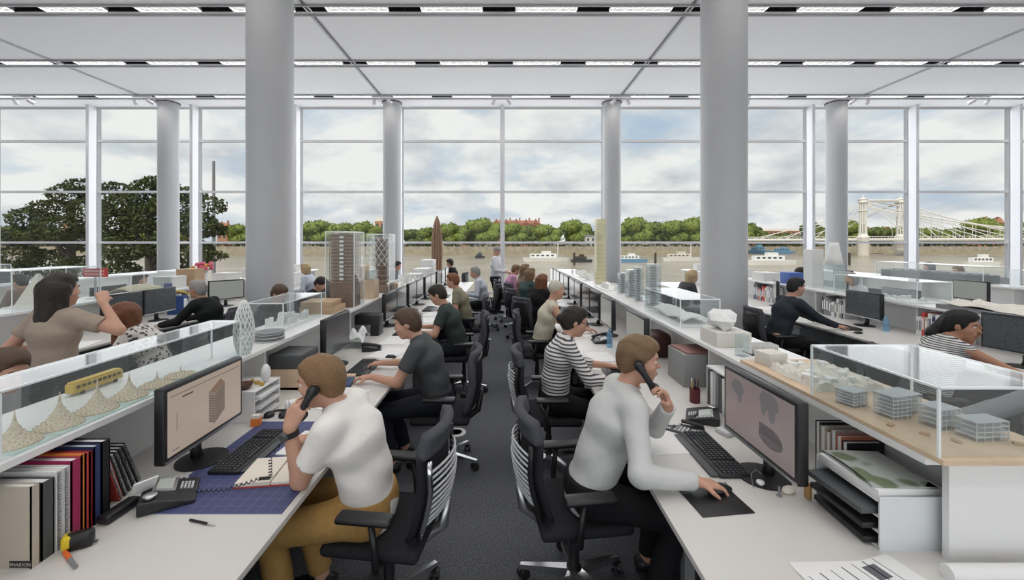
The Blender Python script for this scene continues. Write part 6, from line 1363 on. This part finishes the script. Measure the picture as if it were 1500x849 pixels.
t = thing('office_binder', 'blue and white binder standing beside the two monitors', 'binder', (-5.3, 6.62, DESK)); MB().bb(-.13, .13, -.04, .04, 0, .3).build('cover', colr('bindblue', (.04, .09, .30)), t); MB().bb(.13, .132, -.03, .03, .04, .26).build('spine_label', PAPER, t)
put('yellow_toy', 'yellow toy crane arm on top of the blue binder', 'toy', MB().tube([(-.1, 0, .02), (0, .02, .07), (.1, .0, .05), (.16, .0, .02)], [.02, .022, .018, .012], 8), YEL, (-5.3, 6.62, DESK + .3), .4, smooth=True)
def files(label, x, y0, n, sg, group, seed):
    rr = random.Random(seed); y = y0
    for k in range(n):
        th = rr.uniform(.02, .05); h = rr.uniform(.22, .31); m = rr.choice([PAPER, LGREY, colr('coral', (.60, .07, .06)), MGREY, colr('navy', (.025, .04, .12)), PAPER, colr('cream_bk', (.50, .46, .36)), BLACK])
        t = thing('shelf_file', label, 'folder', (x, y, DESK), 0, group); MB().bb(-.11, .11, 0, th, 0, h).build('cover', m, t); MB().bb(sg * .1105, sg * .1115, th * .2, th * .8, h * .3, h * .8).build('spine_label', PAPER if m is not PAPER else MGREY, t); y += th + .003
files('upright folder under the shelf beside the navy-shirted man monitor', 5.25, 6.2, 12, -1, 'folders beyond the navy-shirted man monitor', 1)
files('upright folder in the colourful row before the woman in fine stripes', 5.25, 4.66, 12, -1, 'colourful folders before the woman in fine stripes', 2)
files('upright folder under the pyramid shelf behind the standing woman', -5.55, 3.6, 16, 1, 'folders behind the standing woman', 3)
files('upright folder under the pyramid shelf near the suited man', -5.55, 6.78, 14, 1, 'folders near the suited man', 4)
files('upright folder on the bench far behind the big column', 5.25, 7.9, 14, -1, 'folders behind the big column', 5)
put('water_bottle', 'clear blue water bottle beside the colourful folders', 'bottle', MB().lathe([(0, 0), (.033, .002), (.034, .02), (.031, .06), (.034, .1), (.034, .14), (.014, .18), (.014, .2), (0, .2)], 18), MATS['blue_bottle'], (4.98, 5.36, DESK), 0, smooth=True)
place(kbd, (4.63, 5.62, DESK), PI, 'black keyboard of the navy-shirted man'); place(mouse, (4.5, 5.22, DESK), 0, 'black mouse of the navy-shirted man'); place(kbd, (4.52, 3.45, DESK), PI + .2, 'black keyboard of the woman in fine stripes'); place(mouse, (4.42, 2.85, DESK), 0, 'black mouse of the woman in fine stripes')
put('green_apple', 'bright green apple beside the woman in fine stripes', 'apple', MB().ell((0, 0, .035), (.036, .036, .034), 14, 10), colr('apple', (.22, .45, .04), .35), (4.40, 3.72, DESK), 0, smooth=True)
glass_tower('tall white tower model on the navy-shirted man\'s bench', 5.38, 7.15, .20, .66, 18, MODELW)
t = thing('white_tower', 'flared white tower model like a lampshade on a clear stand', 'architectural model', (5.42, 6.75, SHELF)); MB().bb(-.1, .1, -.1, .1, 0, .42).build('clear_stand', ACRYF, t); MB().lathe([(.13, .42), (.10, .55), (.075, .70), (.06, .78)], 20).build('flared_shell', MODELW, t, smooth=True)
city('white street model on the navy-shirted man\'s bench', 5.2, 5.6, 5.2, 6.4, 16, .01, .05, seed=11); case('clear display case on the bench over the white street model', 5.18, 5.62, 5.15, 6.45, SHELF, 1.40)
t = thing('terrain_model', 'grey slab with a rough white terrain model', 'architectural model', (5.40, 4.05, SHELF)); MB().bb(-.25, .25, -.85, .85, 0, .05).build('slab', MGREY, t)
MB().grid(lambda u, v: (-.24 + .48 * u, -.82 + 1.64 * v, .051 + .05 * abs(math.sin(6 * u + 5 * v) * math.cos(9 * v)) + .02 * abs(math.sin(23 * u * v))), 16, 30).build('terrain', mat('plaster', (.74, .70, .63), .9), t, auto=30)
put('blue_crate', 'blue plastic crate on the bench near the flared white tower', 'crate', MB().rbox((0, 0, .11), (.25, .3, .22), .01), colr('crate_blue', (.05, .12, .38)), (5.42, 7.75, SHELF), 0, auto=50)
case('long clear display case over a grey terrain strip below the bridge view', 8.87, 9.33, 7.6, 9.8, SHELF, 1.45)
t = thing('terrain_strip', 'long dark grey terrain strip model below the bridge view', 'architectural model', (9.1, 8.7, SHELF)); MB().bb(-.2, .2, -1.0, 1.0, 0, .16).build('strip', MGREY, t)
for k in range(10): MB().bb(-.12, .1, -.92 + k * .19, -.82 + k * .19, .16, .19).build('block', LGREY, t)
case('clear display case on the bench of the man below the bridge view', 8.87, 9.33, 5.4, 7.2, SHELF, 1.42); city('white harbour model on the bench below the bridge view', 8.92, 9.28, 5.5, 7.1, 24, .02, .12, seed=12)
city('cluttered white and grey model on the bench below the dark trees', -9.6, -9.2, 5.0, 7.5, 36, .04, .22, LGREY, seed=13); case('long clear display case on the bench below the dark trees', -9.63, -9.17, 4.9, 7.6, SHELF, 1.5)
for k, y in enumerate((8.4, 9.3, 10.2, 11.0)): carton(['wide', 'squat', 'small', 'last'][k] + ' white carton on the pyramid bench towards the window', -5.72, y, SHELF, (.32, .4 - .05 * k, .16 + .03 * (k % 2)), 0, mat('white_carton', (.74, .74, .72), .7))
for k, y in enumerate((8.5, 9.4, 10.4, 11.3)): carton(['wide', 'squat', 'small', 'last'][k] + ' white carton on the white tower bench towards the window', 5.4, y, SHELF, (.32, .4 - .05 * k, .16 + .03 * (k % 2)), 0, mat('white_carton', (.74, .74, .72), .7))
# under-desk pedestals and bins
def pedestal(label, x, y, sg):
    t = thing('pedestal', label, 'drawer unit', (x, y, 0)); MB().rbox((0, 0, .32), (.5, .4, .58), .006).build('body', mat('pedestal_grey', (.36, .37, .38), .5), t, auto=50)
    for k in range(3):
        d = MB().bb(sg * .25, sg * .262, -.19, .19, .05 + k * .18, .22 + k * .18).build('drawer', mat('pedestal_grey', (.36, .37, .38), .5), t); MB().bb(sg * .262, sg * .275, -.06, .06, .18 + k * .18, .19 + k * .18).build('handle', ALU, d)
pedestal('grey drawer pedestal under the desk before the polo man', -1.3, 1.42, 1); pedestal('grey drawer pedestal between the polo man and the charcoal T-shirt man', -1.3, 2.88, 1); pedestal('grey drawer pedestal between the two T-shirt men', -1.3, 4.4, 1)
pedestal('grey drawer pedestal between the sweater man and the striped-top woman', 1.15, 2.92, -1); pedestal('grey drawer pedestal between the striped-top woman and the blond person', 1.15, 4.4, -1); pedestal('grey drawer pedestal beside the navy-shirted man', 4.8, 6.5, -1)
for x, y, w in ((-.8, 4.38, 'by the pedestal of the T-shirt men'), (4.5, 7.05, 'behind the navy-shirted man')):
    put('waste_bin', 'dark round waste bin ' + w, 'bin', MB().lathe([(0, 0), (.13, 0), (.15, .3), (.145, .3), (.125, .01), (0, .01)], 24), colr('bin_navy', (.015, .02, .035)), (x, y, 0), 0, auto=40)
put('yellow_bag', 'yellow-green bag hung below the desk behind the navy-shirted man', 'bag', MB().rbox((0, 0, .14), (.1, .3, .28), .04, 3), colr('bag_lime', (.40, .42, .05)), (4.75, 7.45, 0), 0, smooth=True)
